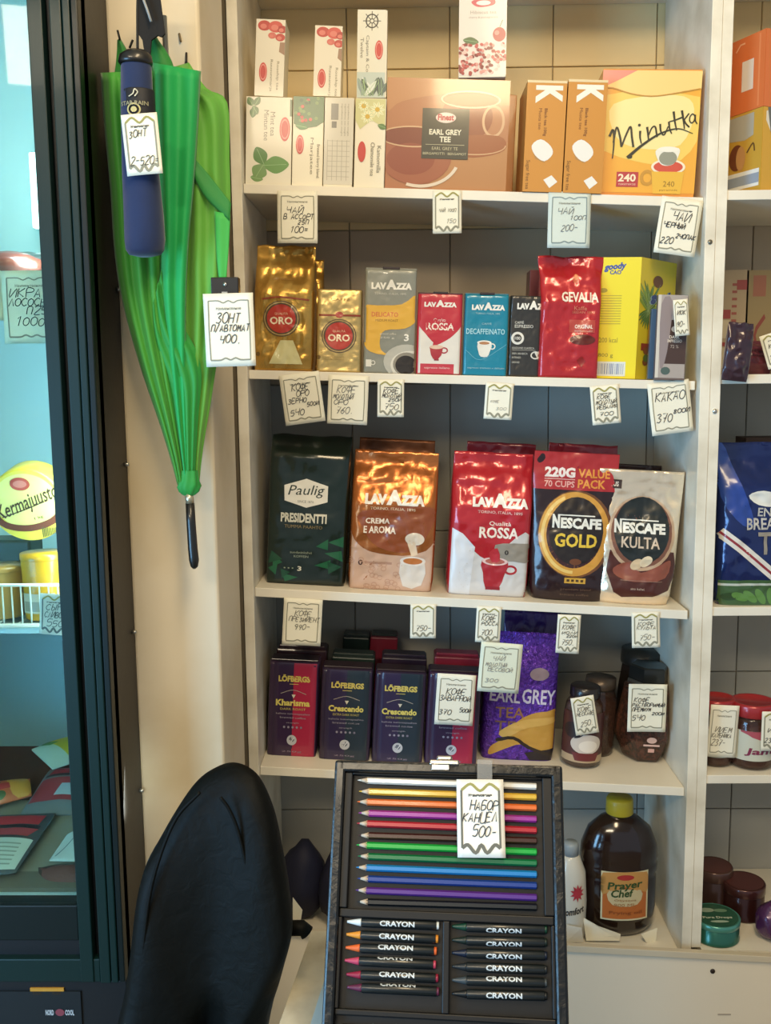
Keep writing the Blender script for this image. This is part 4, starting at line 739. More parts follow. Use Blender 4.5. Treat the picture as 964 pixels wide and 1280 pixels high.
A = Art(752, 1082, 812, 1144, (at(812, 1110, .04).x-at(752, 1110, .04).x), (at(780, 1082, .04).z-at(780, 1143, .04).z)); A.rect(752, 1082, 812, 1144, '#cfc8a2', 1); A.rect(754, 1084, 810, 1142, '#b4642c', 2); A.poly([(754, 1084), (810, 1084), (810, 1110), (780, 1100), (754, 1112)], '#bd8a4a', 3, 2); A.poly([(762, 1106), (802, 1106), (798, 1124), (766, 1124)], '#c4b48a', 3, 3)
A.ell(782, 1089, 11, 3.5, '#a82e2c', 4); A.text('Prayer', 760, 1094, 804, 1106, '#2e4a24', .03, shear=.2, rot=-4, lay=6); A.text('Chef', 764, 1104, 792, 1114, '#2e4a24', .03, shear=.2, rot=-3, lay=6); A.text('Öljyseos', 768, 1116, 796, 1120, '#9a6a3c', .0, lay=6); A.text('900 ML', 768, 1122, 796, 1126, '#9a6a3c', .0, lay=6); A.text('Frying oil', 762, 1132, 804, 1137, '#8c4a22', .02, lay=6)
Ro = R*.985; lw = A.w; A.build('label', r, lambda u, v, o: ((u-lw/2)+.004, -.62*math.sqrt(max(0, Ro**2-((u-lw/2)+.004)**2))-o-.001, h*.15+v), .01)
x, h = bot(712, .07, 1052)
r = empty('softener_bottle', 'white bottle with a red flower shape beside the big brown bottle', 'bottle', None, None, (x, .07, zf)); R = .030
lathe('bottle_body', [(R*.9, 0), (R, .008), (R*1.05, h*.4), (R*.95, h*.7), (R*.6, h*.85), (R*.45, h*.88)], mat('#cfccbf', .35, coat=.3), r, 32); lathe('cap', [(R*.5, h*.87), (R*.5, h*.97), (R*.42, h)], mat('#8f9aa0', .4), r, 24)
A = Art(0, 0, 50, 70, .05, .085); P = []
for k in range(20): a = k*PI/10; q = 15 if k % 2 else 8; P.append((34+q*math.cos(a), 20+q*math.sin(a)))
A.poly(P, '#b03040', 2); A.text('Comfort', 2, 44, 49, 56, '#2c2a2c', .03, shear=.2, rot=-8); A.build('label', r, cylmap(R*1.04, h*.22, .05), .006)
def crumple(name, lb, cat, pts, m, thick=.0008, group=None):
    V = [Vector(p) for p in pts]; c = sum(V, Vector())/len(V); Q = [v-Vector((c.x, c.y, zf)) for v in V]; n = len(Q)
    back = [q+Vector((0, .001+thick, 0)) for q in Q]; F = [tuple(range(n)), tuple(range(2*n-1, n-1, -1))]+[(i, n+i, n+(i+1) % n, (i+1) % n) for i in range(n)]
    o = mk(name, Q+back, F, m); o.location = (c.x, c.y, zf); return tagp(o, lb, cat, group)
crumple('paper_sheet', 'crumpled white paper standing in front of the big brown bottle', 'paper', [at(733, 1176, .045), at(729, 1147, .05), at(748, 1158, .045), at(776, 1168, .04), at(775, 1176, .042)], PAPER)
crumple('paper_sheet', 'white paper scrap to the right of the big brown bottle', 'paper', [at(802, 1168, .045), at(822, 1160, .06), at(820, 1178, .05), at(808, 1178, .045)], PAPER)
crumple('paper_sheet', 'folded white paper below the bottle with the red flower shape', 'paper', [at(707, 1178, .03), at(708, 1156, .035), at(727, 1160, .03), at(730, 1178, .03)], mat('#cfcabb', .6))
# dark blue bundles behind the chair
NV = mat('#12142c', .7, bump=.8, bscale=16)
def blob(name, lb, cat, p, s, m, amp=.25, k=14, group=None, sub=3, seed=0, parent=None, rot=(0, 0, 0), flat=None):
    bm = bmesh.new(); bmesh.ops.create_icosphere(bm, subdivisions=sub, radius=1)
    for v in bm.verts:
        d = v.co.normalized(); f = 1+amp*noise.noise(d*1.6+Vector((seed, 0, 0)))+amp*.5*noise.noise(d*4+Vector((seed, 3, 0))); v.co = Vector((d.x*s[0]*f, d.y*s[1]*f, d.z*s[2]*f))
        if flat is not None and v.co.z < -s[2]*flat: v.co.z = -s[2]*flat
    o = mkbm(name, bm, m, parent, True); o.location = p; o.rotation_euler = rot
    if lb: tagp(o, lb, cat, group)
    return o
p = at(378, 1120, .14); blob('cloth_bundle', 'dark blue fabric bundle at the left of the bottom compartment', 'cloth', (p.x, .14, zf+.074), (.046, .045, .082), NV, .16, seed=1, rot=(0, .12, 0), flat=.9)
p = at(426, 1120, .12); blob('cloth_bundle', 'dark blue fabric bundle half hidden by the pencil case', 'cloth', (p.x, .12, zf+.07), (.042, .05, .078), NV, .16, seed=4, flat=.9)
crumple('paper_sheet', 'small white paper scrap in front of the dark blue bundles', 'paper', [at(366, 1150, .05), at(366, 1122, .05), at(378, 1138, .05), at(376, 1152, .05)], PAPER)
# ================================================================ RIGHT UNIT
G6 = 'goods in the right shelving unit'
def purple_packet(lb, px, zb, Y, w, h, d, m, rot, seed, art=None):
    p = at(px, 440, Y); r = empty('coffee_packet', lb, 'packet', G6, None, (p.x, Y, zb+.001), rot); B = Bag(w, h, d, amp=.004, k=36, seed=seed, top=.003, **PIL); B.body(m, r)
    if art: A = Art(0, 0, 100, 100*h/w, w, h); art(A, 100*h/w); A.build('front_print', r, B.map, .004)
    return r
def a_mar(A, H): A.text('coffee', 34, H*.32, 80, H*.42, '#3a1420', .02, shear=.2); A.text('classic', 36, H*.48, 78, H*.56, '#3a1420', .02); A.ell(54, H*.68, 8, 6, '#4a1a24', 3); A.poly([(20, 8), (50, 8), (36, H*.9), (20, H*.9)], '#4f2350', 1)
purple_packet('maroon and purple packet lying at the left of the right-hand second shelf', 936, S2[2], .045, .085, .062, .03, mat('#5d2430', .3, .1, .4, bump=.3, bscale=30), (-.25, .12, .15), 41, a_mar)
q = purple_packet('dark plum crinkled packet hanging over the edge of the right-hand second shelf', 915, S2[2]-.012, .002, .046, .098, .018, mat('#38242e', .3, .1, .5, bump=.5, bscale=40), (-.0, .10, .1), 42); q.location.y = -.014
def a_old(A):
    A.rect(0, 0, 100, 160, '#9c8a6c', 1)
    for k in range(12): A.rect(45, 20+k*11, 62, 24+k*11, '#8c4a3c', 2)
    A.rect(5, 60, 42, 74, '#8c3a34', 2); A.rect(8, 76, 40, 104, '#b5a88c', 3); A.rect(5, 110, 42, 116, '#8c3a34', 2); A.rect(8, 118, 40, 150, '#b5a88c', 3); A.rect(60, 15, 95, 30, '#8a4038', 2)
for px, w, c, lb in ((908, .055, '#8f7c5e', 'faded beige and red carton at the back of the right-hand second shelf'), (944, .06, '#75684c', 'faded olive carton at the back, right of the beige and red one')):
    h = at(px, 338, .19).z-S2[2]; r = empty('carton_box', lb, 'box', G6, None, (at(px, 400, .19).x+.012, .215, S2[2]+.0004)); carton(r, w, h, .05, mat(c, .6)); A = Art(0, 0, 100, 160, w, h); a_old(A)
    if px < 920: A.build('front_print', r, flatmap(w, -.025))
    else: A = Art(0, 0, 100, 160, w, h); A.rect(0, 0, 100, 160, '#86754f', 1); A.rect(20, 8, 60, 40, '#8c5a44', 2); A.stroke([(60, 150), (30, 100), (60, 70)], 8, '#7a3a2c', 2, 3); A.build('front_print', r, flatmap(w, -.025))
# blue tea bag
BLU = mat('#16265a', .2, .3, .6, bump=.3, bscale=22, var=.2)
def a_blue(A):
    A.poly([(895, 725), (960, 725), (1020, 722), (1020, 757), (895, 757)], '#3d5a34', 2); A.rect(895, 729, 1020, 732, '#b6bcb0', 3)
    for k in range(9): A.ell(912+k*13, 746, 11, 5, random.Random(k).choice(['#5a8440', '#2e4628', '#74984a']), 4, 16, rot=20*k)
    A.poly([(896, 556), (908, 560), (922, 600), (940, 650), (925, 655), (900, 620)], '#24408a', 1, 3)
    A.stroke([(899, 664), (925, 684), (985, 735)], 13, '#d6d0c4', 5); A.stroke([(899, 664), (925, 684), (985, 735)], 3, '#8c2c34', 6)
    A.text('ENGLISH', 944, 634, 1000, 645, '#b9b4ac', .02, rot=2, lay=7); A.text('BREAKFAST', 930, 646, 1010, 661, '#b9b4ac', .02, lay=7); A.text('TEA', 945, 664, 1000, 692, '#8c8478', .02, lay=7); A.poly([(932, 618), (950, 612), (975, 620), (972, 632), (945, 630)], '#dcdad0', 5, 3)
c = at(958, 650, .03); w = (at(1020, 650, .03)-at(896, 650, .03)).x; h = at(950, 553, .05).z-S2[3]
r = empty('tea_bag_pack', 'large shiny dark blue tea bag with a green base on the right-hand third shelf', 'tea pack', G6, None, (c.x, .05, S2[3]+.0006)); B = Bag(w, h, .075, amp=.004, k=26, seed=51, top=.001, nx=48, **dict(PP)); B.body(BLU, r); A = Art(896, 553, 1020, 757, w, h, rough=.3, coat=.4); a_blue(A); A.build('front_print', r, B.map, .004)
bb = empty('carton_box', 'dark brown carton top showing behind the blue tea bag', 'box', G6, None, (at(958, 560, .2).x, .2, S2[3]+.0004)); carton(bb, .10, at(958, 546, .2).z-S2[3], .06, mat('#33241e', .6)); 
# jam jars
def jam(lb, px, wpx, yt, Y):
    p = at(px, 930, Y); sc = (at(px+10, 930, Y).x-p.x)/10; R = wpx*sc/2; z = S2[4]; h = at(px, yt, Y+R).z-z
    r = empty('jam_jar', lb, 'jar', 'jam jars with red lids', None, (p.x, Y+R, z+.0004)); lathe('glass', [(R*.85, 0), (R*.98, .004), (R, .012), (R, h*.68), (R*.9, h*.76), (R*.86, h*.8)], JGD, r); lathe('jam', [(R*.8, .002), (R*.94, .008), (R*.94, h*.66)], mat('#4a1618', .35, coat=.5, bump=.3, bscale=120), r)
    lathe('lid', [(R*.95, h*.80), (R*.98, h*.82), (R*.98, h*.97), (R*.93, h), (R*.80, h), (R*.78, h*.985)], mat('#a32c30', .3, .2, .5), r)
    A = Art(0, 0, 60, 50, 2.2*R, h*.46); A.rect(0, 0, 60, 50, '#c4c6b6', 1); A.poly([(8, 0), (60, 0), (60, 16), (30, 14), (16, 6)], '#a8505c', 2, 2); A.text('Jami', 14, 28, 52, 42, '#7c2848', .03, shear=.2); A.build('label', r, cylmap(R, h*.16, 2.2*R), .005, base=.0005)
jam('jam jar with a red lid mostly covered by a price tag beside the white panel', 902, 46, 871, .035); jam('jam jar with a red lid and a pale label, right of the tagged one', 950, 58, 875, .018)
# tins at the bottom right
def tin(lb, px, wpx, yt, Y, zb, cols, hh=None, art=None):
    p = at(px, 1150, Y); sc = (at(px+10, 1150, Y).x-p.x)/10; R = wpx*sc/2; h = hh
    r = empty('sweets_tin', lb, 'tin', 'round tins in the bottom right compartment', None, (p.x, Y+R, zb+.0004)); lathe('tin_body', [(R*.97, 0), (R, .002), (R, .004), (R*.975, .006), (R*.975, h*.70), (R*.95, h*.72)], mat(cols[0], .3, .5, .3), r, 40)
    lathe('lid', [(R*1.0, h*.70), (R*1.01, h*.71), (R*1.01, h*.93), (R*.96, h*.97), (R*.93, h*.95)], mat(cols[1], .28, .4, .4), r, 40)
    A = Art(-10, -10, 10, 10, 1, 1); RR = R*.9/8
    A = Art(0, 0, 20, 20, 1, 1); A.ell(10, 10, 9.4, 9.4, cols[2], 1)
    if art: art(A)
    A.build('lid_print', r, lambda u, v, o: ((u-.5)*2*R*.97, (v-.5)*2*R*.97, h*.955+o), None)
def a_tin(A): A.text('Pure Drops', 3.6, 11.2, 16.4, 13.4, '#c9cfb8', .02, lay=3); A.ell(10, 15.4, 4, .9, '#9db09a', 3); A.ell(7, 6, 3.4, 1.8, '#8fa08a', 2); A.ell(13, 6.4, 3, 1.4, '#6a8a70', 2)
fz = zr
tin('round green tin with a pale lettered lid, in front at the bottom right', 905, 60, 0, -.003, .4970, ('#2f6a58', '#4f9486', '#23503c'), at(905, 1158, 0).z-.497, a_tin)
tin('round brown tin under the faded lid, behind the green tin', 898, 46, 0, .12, .497, ('#4a332c', '#5a4038', '#54302c'), .085)
tin('round dark red tin behind and right of the green tin', 938, 52, 0, .08, .497, ('#3a1c1a', '#4a2826', '#4c2624'), .07)
p = at(955, 1150, .05); blob('sweets_packet', 'purple foil packet at the bottom right corner beside the green tin', 'packet', (p.x+.014, .035, .497+.033), (.036, .03, .038), mat('#4a2450', .25, .2, .6, bump=.6, bscale=40), .2, seed=6, flat=.85)
# ================================================================ PRICE TAGS
YT = YS-.0022
def shelf_tag(i, lab, box4, rot, wr, big, **k): return price_tag('price_tag', lab, *box4, YT+k.pop('dy', 0), rot, wr, big=big, seed=i, **k)
shelf_tag(1, 'large price tag reading 100 under the mint tea box', (347, 240, 397, 303), 1, [('ЧАЙ', .2, .30, .65, .42), ('В АССОРТ', .14, .44, .9, .54), ('25П', .5, .55, .78, .64), ('100=', .3, .68, .76, .80)], True)
shelf_tag(2, 'small price tag under the large brown tea box', (541, 239, 577, 291), 0, [('ЧАЙ 100П', .2, .42, .8, .50), ('150', .45, .66, .8, .76)], False, inkc='#8a887c', pw=.6)
shelf_tag(3, 'bluish large price tag under the two amber tea boxes', (685, 241, 738, 309), 1, [('ЧАЙ', .2, .28, .6, .40), ('100П', .5, .42, .9, .50), ('200-', .3, .58, .7, .70)], True, paper=mat('#c9d3ca', .6), inkc='#6d7274', frame='#7d8c8c')
shelf_tag(4, 'large tilted price tag reading 220 under the yellow brush-lettered tea box', (822, 249, 874, 318), 8, [('ЧАЙ', .3, .24, .75, .40), ('ЧЕРНЫЙ', .12, .44, .66, .53), ('220', .1, .70, .42, .82), ('240ПАК', .46, .62, .95, .70)], True, pw=1.0)
shelf_tag(5, 'large tilted price tag reading 540 under the tall gold bag', (353, 467, 403, 529), -7, [('КОФЕ', .25, .2, .7, .33), ('ОРО', .35, .35, .68, .46), ('ЗЕРНО', .12, .48, .6, .58), ('500Г', .58, .58, .9, .67), ('540', .14, .70, .5, .82)], True)
shelf_tag(6, 'large price tag reading 760 under the small gold brick', (410, 470, 460, 530), 3, [('КОФЕ', .2, .22, .68, .36), ('МОЛОТЫЙ', .12, .39, .62, .48), ('ОРО', .14, .5, .5, .6), ('760.', .2, .64, .66, .78)], True, inkc='#6a6c6a')
shelf_tag(7, 'small dense price tag under the grey coffee brick', (472, 475, 505, 521), 1, [('КОФЕ', .2, .24, .8, .36), ('МОЛОТЫЙ', .16, .38, .9, .48), ('250Г', .4, .5, .9, .58), ('750', .24, .64, .8, .8)], False, inkc='#4c4c4a', pw=.75)
shelf_tag(8, 'small nearly blank price tag under the teal coffee brick', (606, 479, 641, 524), 4, [('КОФЕ', .2, .48, .5, .54), ('300', .4, .66, .8, .74)], False, inkc='#a5a398', pw=.5)
shelf_tag(9, 'small dense price tag under the tall red bag', (739, 482, 775, 530), -5, [('КОФЕ', .2, .24, .7, .34), ('МОЛОТЫЙ', .15, .36, .88, .48), ('ГЕВАЛИЯ', .18, .5, .9, .6), ('700', .25, .68, .75, .78)], False, inkc='#55544e', pw=.7)
shelf_tag(10, 'large tilted price tag for cocoa reading 370 at the right end of the second shelf', (812, 477, 864, 542), -7, [('КАКАО', .14, .2, .86, .36), ('370', .12, .6, .52, .76), ('800Г', .55, .54, .95, .62)], True, inkc='#4a4a4a', pw=1.0)
shelf_tag(11, 'large price tag reading 990 under the dark green coffee bag', (354, 748, 402, 807), 4, [('КОФЕ', .28, .26, .72, .37), ('ПРЕЗИДЕНТ', .14, .39, .94, .49), ('990-', .28, .54, .7, .66)], True, inkc='#77766c')
shelf_tag(12, 'small price tag reading 750 under the shiny copper bag', (513, 755, 545, 798), 1, [('750-', .2, .62, .8, .78)], False, inkc='#5a5a55', pw=.7)
shelf_tag(13, 'small price tag reading 700 under the red and silver bag', (595, 758, 626, 803), 3, [('КОФЕ', .2, .24, .8, .4), ('РОССА', .2, .42, .9, .52), ('700.', .2, .64, .8, .8)], False, inkc='#55544e', pw=.7)
shelf_tag(14, 'small price tag under the black and gold pouch', (696, 768, 725, 817), 3, [('КОФЕ', .2, .26, .8, .38), ('ГОЛД', .2, .42, .9, .5), ('220Г', .4, .52, .9, .58), ('750.', .2, .64, .8, .78)], False, inkc='#6a6962', pw=.7)
shelf_tag(15, 'small price tag under the pale gold pouch at the right end of the third shelf', (790, 765, 825, 810), -2, [('КОФЕ', .2, .26, .8, .36), ('КУЛЬТА', .16, .38, .85, .48), ('750-', .25, .62, .8, .78)], False, inkc='#77766c', pw=.7)
shelf_tag(16, 'large faded price tag hanging in front of the glittery purple tea bag', (599, 803, 651, 866), 5, [('ЧАЙ', .3, .26, .6, .36), ('МОЛОТЫЙ', .14, .40, .66, .48), ('ВЕСОВОЙ', .2, .5, .8, .58), ('300', .15, .72, .5, .8)], True, inkc='#8d8c86', paper=PAPERB, dy=-.012, pw=.7)
shelf_tag(17, 'large price tag reading 370 leaning on the right-hand purple and crimson brick', (545, 842, 593, 907), 4, [('КОФЕ', .24, .28, .76, .40), ('ЗАВАРНОЙ', .08, .42, .9, .52), ('370', .08, .70, .42, .80), ('500Г', .62, .66, .92, .74)], True, dy=-.006)
shelf_tag(18, 'small tilted price tag stuck on the small coffee jar', (716, 869, 746, 919), -9, [('КОФЕ', .2, .26, .8, .38), ('НЕСКАФЕ', .14, .40, .9, .5), ('250.', .24, .64, .84, .78)], False, inkc='#6a6962', pw=.7, xyz=at(731, 894, hit(4, 725, 963).y-.004))
shelf_tag(19, 'large price tag reading 540 stuck on the six-sided jar', (784, 853, 834, 917), 1, [('КОФЕ', .14, .28, .55, .38), ('РАСТВОРИМЫЙ', .1, .40, .95, .47), ('ПРЕМИУМ', .1, .49, .6, .57), ('540', .1, .64, .46, .76), ('200Г', .62, .58, .95, .64)], True, xyz=at(809, 885, hit(4, 803, 960).y-.010), dy=0)
shelf_tag(20, 'large price tag covering the left-hand jam jar', (886, 880, 922, 948), 3, [('ДЖЕМ', .2, .42, .8, .52), ('КЛУБНИКА', .1, .54, .8, .62), ('237-', .1, .66, .6, .78)], True, inkc='#7a766a', xyz=at(904, 914, .030), curl=.0005)
shelf_tag(21, 'price tag with a yellow border at the right edge on the jam jar', (952, 889, 988, 940), 0, [('ДЖЕМ', .2, .42, .8, .52), ('237-', .1, .66, .6, .78)], False, xyz=at(970, 914, .010), curl=.0005)
shelf_tag(22, 'cream price tag leaning on the maroon packet at the right edge', (955, 412, 990, 455), -18, [('КОФЕ', .2, .3, .8, .42), ('120', .1, .6, .6, .75)], False, xyz=at(972, 436, .02))
shelf_tag(23, 'narrow price tag stuck on the silver and brown chocolate pack', (842, 374, 860, 418), -5, [('ШОК', .2, .3, .8, .42), ('90-', .1, .6, .7, .75)], False, xyz=at(852, 397, -.012), inkc='#6a6962', curl=.0004)
# ================================================================ UMBRELLAS
YU = -.275
def pz(px, py, Y): return at(px, py, Y)
um = empty('umbrella', 'bright green fabric umbrella hanging handle down on the pale wall', 'umbrella', None, None, pz(236, 615, YU))
U0 = um.location.copy()
GRN = [mat(h, .62, bump=.05, bscale=200, sheen=.15) for h in ('#3f9430', '#0f9c4c', '#228c34', '#5a9c34', '#237c2e', '#3ca844')]
for g in GRN: g.node_tree.nodes['Principled BSDF'].inputs['Transmission Weight'].default_value = 0
def panel(name, L, Rr, Y0, bulge, m, pleats=0, amp=.006, ph=0, rows=40, cols=18, Ybot=None):
    """cloth panel between two vertical outlines given as (px, py) lists; draped in depth"""
    Lc = crom([(x, y, 0) for x, y in L], 8); Rc = crom([(x, y, 0) for x, y in Rr], 8)
    def sample(C, t): f = t*(len(C)-1); i = min(int(f), len(C)-2); return C[i].lerp(C[i+1], f-i)
    V = []
    for j in range(rows+1):
        t = j/rows; a, b = sample(Lc, t), sample(Rc, t); fade = (1-t)**.6
        for i in range(cols+1):
            s = i/cols; p = a.lerp(b, s); Y = Y0-bulge*math.sin(s*PI)*(.35+.65*fade)+amp*math.sin(s*PI*2*pleats+ph)*(.25+.75*fade)+((Ybot-Y0)*t if Ybot is not None else 0)
            V.append(at(p.x, p.y, Y)-U0)
    F = [(j*(cols+1)+i, j*(cols+1)+i+1, (j+1)*(cols+1)+i+1, (j+1)*(cols+1)+i) for j in range(rows) for i in range(cols)]
    o = mk(name, V, F, m, um, True); md = o.modifiers.new('s', 'SOLIDIFY'); md.thickness = .0006; return o
YB0 = YU
panel('canopy_panel', [(236, 78), (258, 110), (284, 128), (287, 200), (288, 262), (284, 330), (283, 366), (276, 420), (264, 500), (254, 560), (249, 606)], [(190, 92), (200, 110), (215, 160), (222, 220), (225, 300), (226, 340), (228, 380), (230, 430), (233, 500), (233, 560), (234, 606)], YU+.018, .016, GRN[3], 2.6, .006, .5, Ybot=YU)
panel('canopy_panel', [(240, 194), (264, 222), (289, 254)], [(237, 212), (256, 246), (287, 276)], YU-.008, .002, GRN[4], 1, .001, 0, rows=16, cols=8)  # this strip and the next carry the fold's shading in darker and lighter green
panel('canopy_panel', [(288, 268), (286, 310), (283, 345), (279, 385)], [(268, 264), (270, 310), (273, 345), (278, 385)], YU-.007, .002, GRN[5], 1, .001, 0, rows=16, cols=8)
panel('canopy_panel', [(126, 91), (130, 150), (138, 235), (144, 320), (155, 385), (176, 460), (200, 530), (214, 575), (222, 606)], [(196, 88), (197, 150), (200, 235), (203, 320), (205, 385), (213, 460), (222, 530), (228, 575), (231, 606)], YU-.004, .024, GRN[0], 3.2, .008, 1.0, Ybot=YU-.004)
panel('canopy_panel', [(190, 78), (192, 150), (196, 235), (200, 300), (200, 360), (206, 420), (216, 500), (226, 570), (231, 606)], [(251, 89), (248, 150), (242, 235), (236, 300), (233, 360), (232, 420), (233, 500), (234, 570), (236, 606)], YU-.012, .020, GRN[1], 1.6, .008, 2.2, Ybot=YU-.006)
panel('canopy_panel', [(204, 330), (210, 360), (222, 395), (236, 420), (246, 440), (252, 470), (248, 520), (245, 570), (243, 606)], [(186, 400), (186, 425), (188, 445), (192, 462), (199, 482), (207, 510), (216, 545), (222, 580), (226, 606)], YU-.008, .014, GRN[2], 4, .0045, .4, Ybot=YU-.008)
panel('canopy_panel', [(189, 38), (188, 55), (187, 70), (186, 88), (186, 110)], [(189, 36), (199, 52), (209, 66), (217, 84), (220, 110)], YU-.002, .010, GRN[4], 1, .002, 0, rows=16)
panel('canopy_panel', [(147, 50), (146, 70), (143, 95)], [(150, 48), (160, 66), (172, 95)], YU+.008, .006, GRN[4], 1, .002, 0, rows=10)
# gathered cuff, collar, handle, shaft and rib tips
p0 = at(236.5, 604, YU-.008)-U0; p1 = at(237, 616, YU-.008)-U0; sc = .00108
V, F = [], []
for j, (py, r0_) in enumerate(((588, 11), (600, 12.5), (607, 15.5), (613, 13), (618, 9), (620, 5))):
    c = at(236.5, py, YU-.010)-U0
    for i in range(40): a = 2*PI*i/40; rr = r0_*sc*(1+.10*math.sin(a*7+j)); V.append((c.x+rr*math.cos(a), c.y+rr*.62*math.sin(a), c.z+(.002*math.sin(a*5) if j in (2, 3) else 0)))
for j in range(5):
    for i in range(40): F.append((j*40+i, j*40+(i+1) % 40, (j+1)*40+(i+1) % 40, (j+1)*40+i))
mk('gathered_cuff', V, F, GRN[2], um, True)
tube('shaft', [at(205, 20, YU+.004)-U0, at(236, 618, YU-.006)-U0], .004, mat('#8a8a86', .3, .8), um)
tube('collar', [at(236, 617, YU-.010)-U0, at(237.5, 630, YU-.010)-U0], .0062, mat('#c9bfa0', .3, .8), um, 16)
hp = [at(237.5, 629, YU-.010)-U0, at(239, 655, YU-.010)-U0, at(241, 685, YU-.010)-U0, at(242.5, 700, YU-.010)-U0, at(243, 708, YU-.010)-U0, at(243, 711, YU-.010)-U0]
V, F = [], []
for j, (p, rr) in enumerate(zip(hp, (.0066, .0068, .0072, .0074, .0055, .002))):
    for i in range(20): a = 2*PI*i/20; V.append((p.x+rr*math.cos(a), p.y+rr*math.sin(a), p.z))
for j in range(5):
    for i in range(20): F.append((j*20+i, j*20+(i+1) % 20, (j+1)*20+(i+1) % 20, (j+1)*20+i))
F.append(tuple(range(19, -1, -1))); F.append(tuple(range(100, 120)))
mk('handle', V, F, mat('#17150f', .4, coat=.4), um, True)
for (a, b) in (((150, 50), (147, 38)), ((162, 60), (166, 50)), ((189, 38), (180, 4))):
    tube('rib_tip', [at(*a, YU)-U0, at(*b, YU)-U0], .0016, mat('#8d8d88' if b[1] == 4 else '#1c1a15', .4, .3), um)
nl = empty('wall_hook', 'small black hook nailed to the pale wall above the green umbrella', 'hook', None, None, at(233, 80, -.223)); L = nl.location.copy()
tube('nail', [at(233, 66, -.222)-L, at(233, 80, -.228)-L], .0016, mat('#1f1a12', .5), nl); bm = bmesh.new(); bmesh.ops.create_cone(bm, segments=12, radius1=.005, radius2=.001, depth=.010, cap_ends=True); mkbm('hook_base', bm, mat('#1f1a12', .5), nl)
ms = tube('wall_nail', [at(224, 42, -.2205), at(226, 52, -.2235)], .0016, mat('#6a5a3c', .6)); tagp(ms, 'tiny slanted nail in the pale wall above the hook', 'nail')
bu = empty('folding_umbrella', 'compact dark blue umbrella in its sleeve hanging in front of the green one', 'umbrella', None, None, at(180, 320, -.345)); B0 = bu.location.copy()
Yb = -.345; R = (at(205, 250, Yb).x-at(155, 250, Yb).x)/2
P = []
def seg_l(name, rows, m):
    V, F, n = [], [], 36
    for cx, py, rr, flt in rows:
        c = at(cx, py, Yb)-B0
        for i in range(n): a = 2*PI*i/n; q = rr*R*(1+.025*math.sin(3*a+py*.02)); V.append((c.x+q*math.cos(a), c.y+q*.9*math.sin(a), c.z))
    for j in range(len(rows)-1):
        for i in range(n): F.append((j*n+i, j*n+(i+1) % n, (j+1)*n+(i+1) % n, (j+1)*n+i))
    F.append(tuple(range(n-1, -1, -1))); F.append(tuple(range((len(rows)-1)*n, len(rows)*n))); return mk(name, V, F, m, bu, True)
seg_l('sleeve', [(170, 80, .70, 0), (170, 84, .74, 0), (172, 140, .80, 0), (176, 210, .90, 0), (180, 270, .98, 0), (181, 300, 1.0, 0), (181, 312, .95, 0), (181, 318, .8, 0), (181, 321, .3, 0)], mat('#0d234c', .8, bump=.3, bscale=30, sheen=.3, var=.25, vscale=12))
seg_l('top_cap', [(170, 62, .15, 0), (170, 64, .5, 0), (169, 70, .78, 0), (169, 78, .84, 0), (170, 82, .78, 0)], mat('#15120e', .4, coat=.4))
seg_l('logo_band', [(172.5, 114, .785, 0), (172.5, 115, .80, 0), (174, 148, .83, 0), (174, 149, .82, 0)], mat('#14151a', .6))
A = Art(0, 0, 40, 40, .040, .036); A.ring(20, 32, 9, 9, 2, '#b8ac70', 1); A.ell(20, 32, 4, 4, '#b8ac70', 1); A.text('STAR RAIN', 2, 20, 38, 26, '#8f8a6a', .02); A.stroke([(14, 14), (20, 10), (22, 4), (26, 8), (22, 14)], 1.5, '#b9b49a', 2, 3); A.rect(18, -18, 19, -2, '#8f8a7a', 2)
cc = at(173, 149, Yb)-B0; A.build('printed_logo', bu, lambda u, v, o: (cc.x+(u-.02), cc.y-math.sqrt(max(1e-6, (R*.86)**2-(u-.02)**2))*.93-o, cc.z+v), .004)
tube('wrist_strap', crom([at(172, 64, Yb)-B0, at(172, 40, Yb)-B0, at(172, 10, Yb)-B0, at(173, -40, Yb)-B0], 6), .0018, mat('#12100c', .7), bu)
# black cloth strap hanging from above
bs = empty('black_strap', 'black cloth strap with a grey cord hanging from above at the top left', 'strap', None, None, at(190, 20, -.30)); Q = bs.location.copy()
def slab(name, P, Y, th, m, parent, O):
    n = len(P); V = [at(x, y, Y)-O for x, y in P]; W = [v+Vector((0, th, 0)) for v in V]
    return mk(name, V+W, [tuple(range(n)), tuple(range(2*n-1, n-1, -1))]+[(i, n+i, n+(i+1) % n, (i+1) % n) for i in range(n)], m, parent)
slab('strap_cloth', [(172, -20), (198, -20), (203, 20), (206, 42), (202, 46), (197, 44), (189, 50), (187, 78), (182, 76), (178, 50), (171, 40)], -.305, .004, mat('#16120d', .8, bump=.3), bs, Q)
tube('cord', [at(176, -10, -.312)-Q, at(184, 12, -.312)-Q, at(189, 27, -.312)-Q], .0018, mat('#9a9a94', .6), bs)
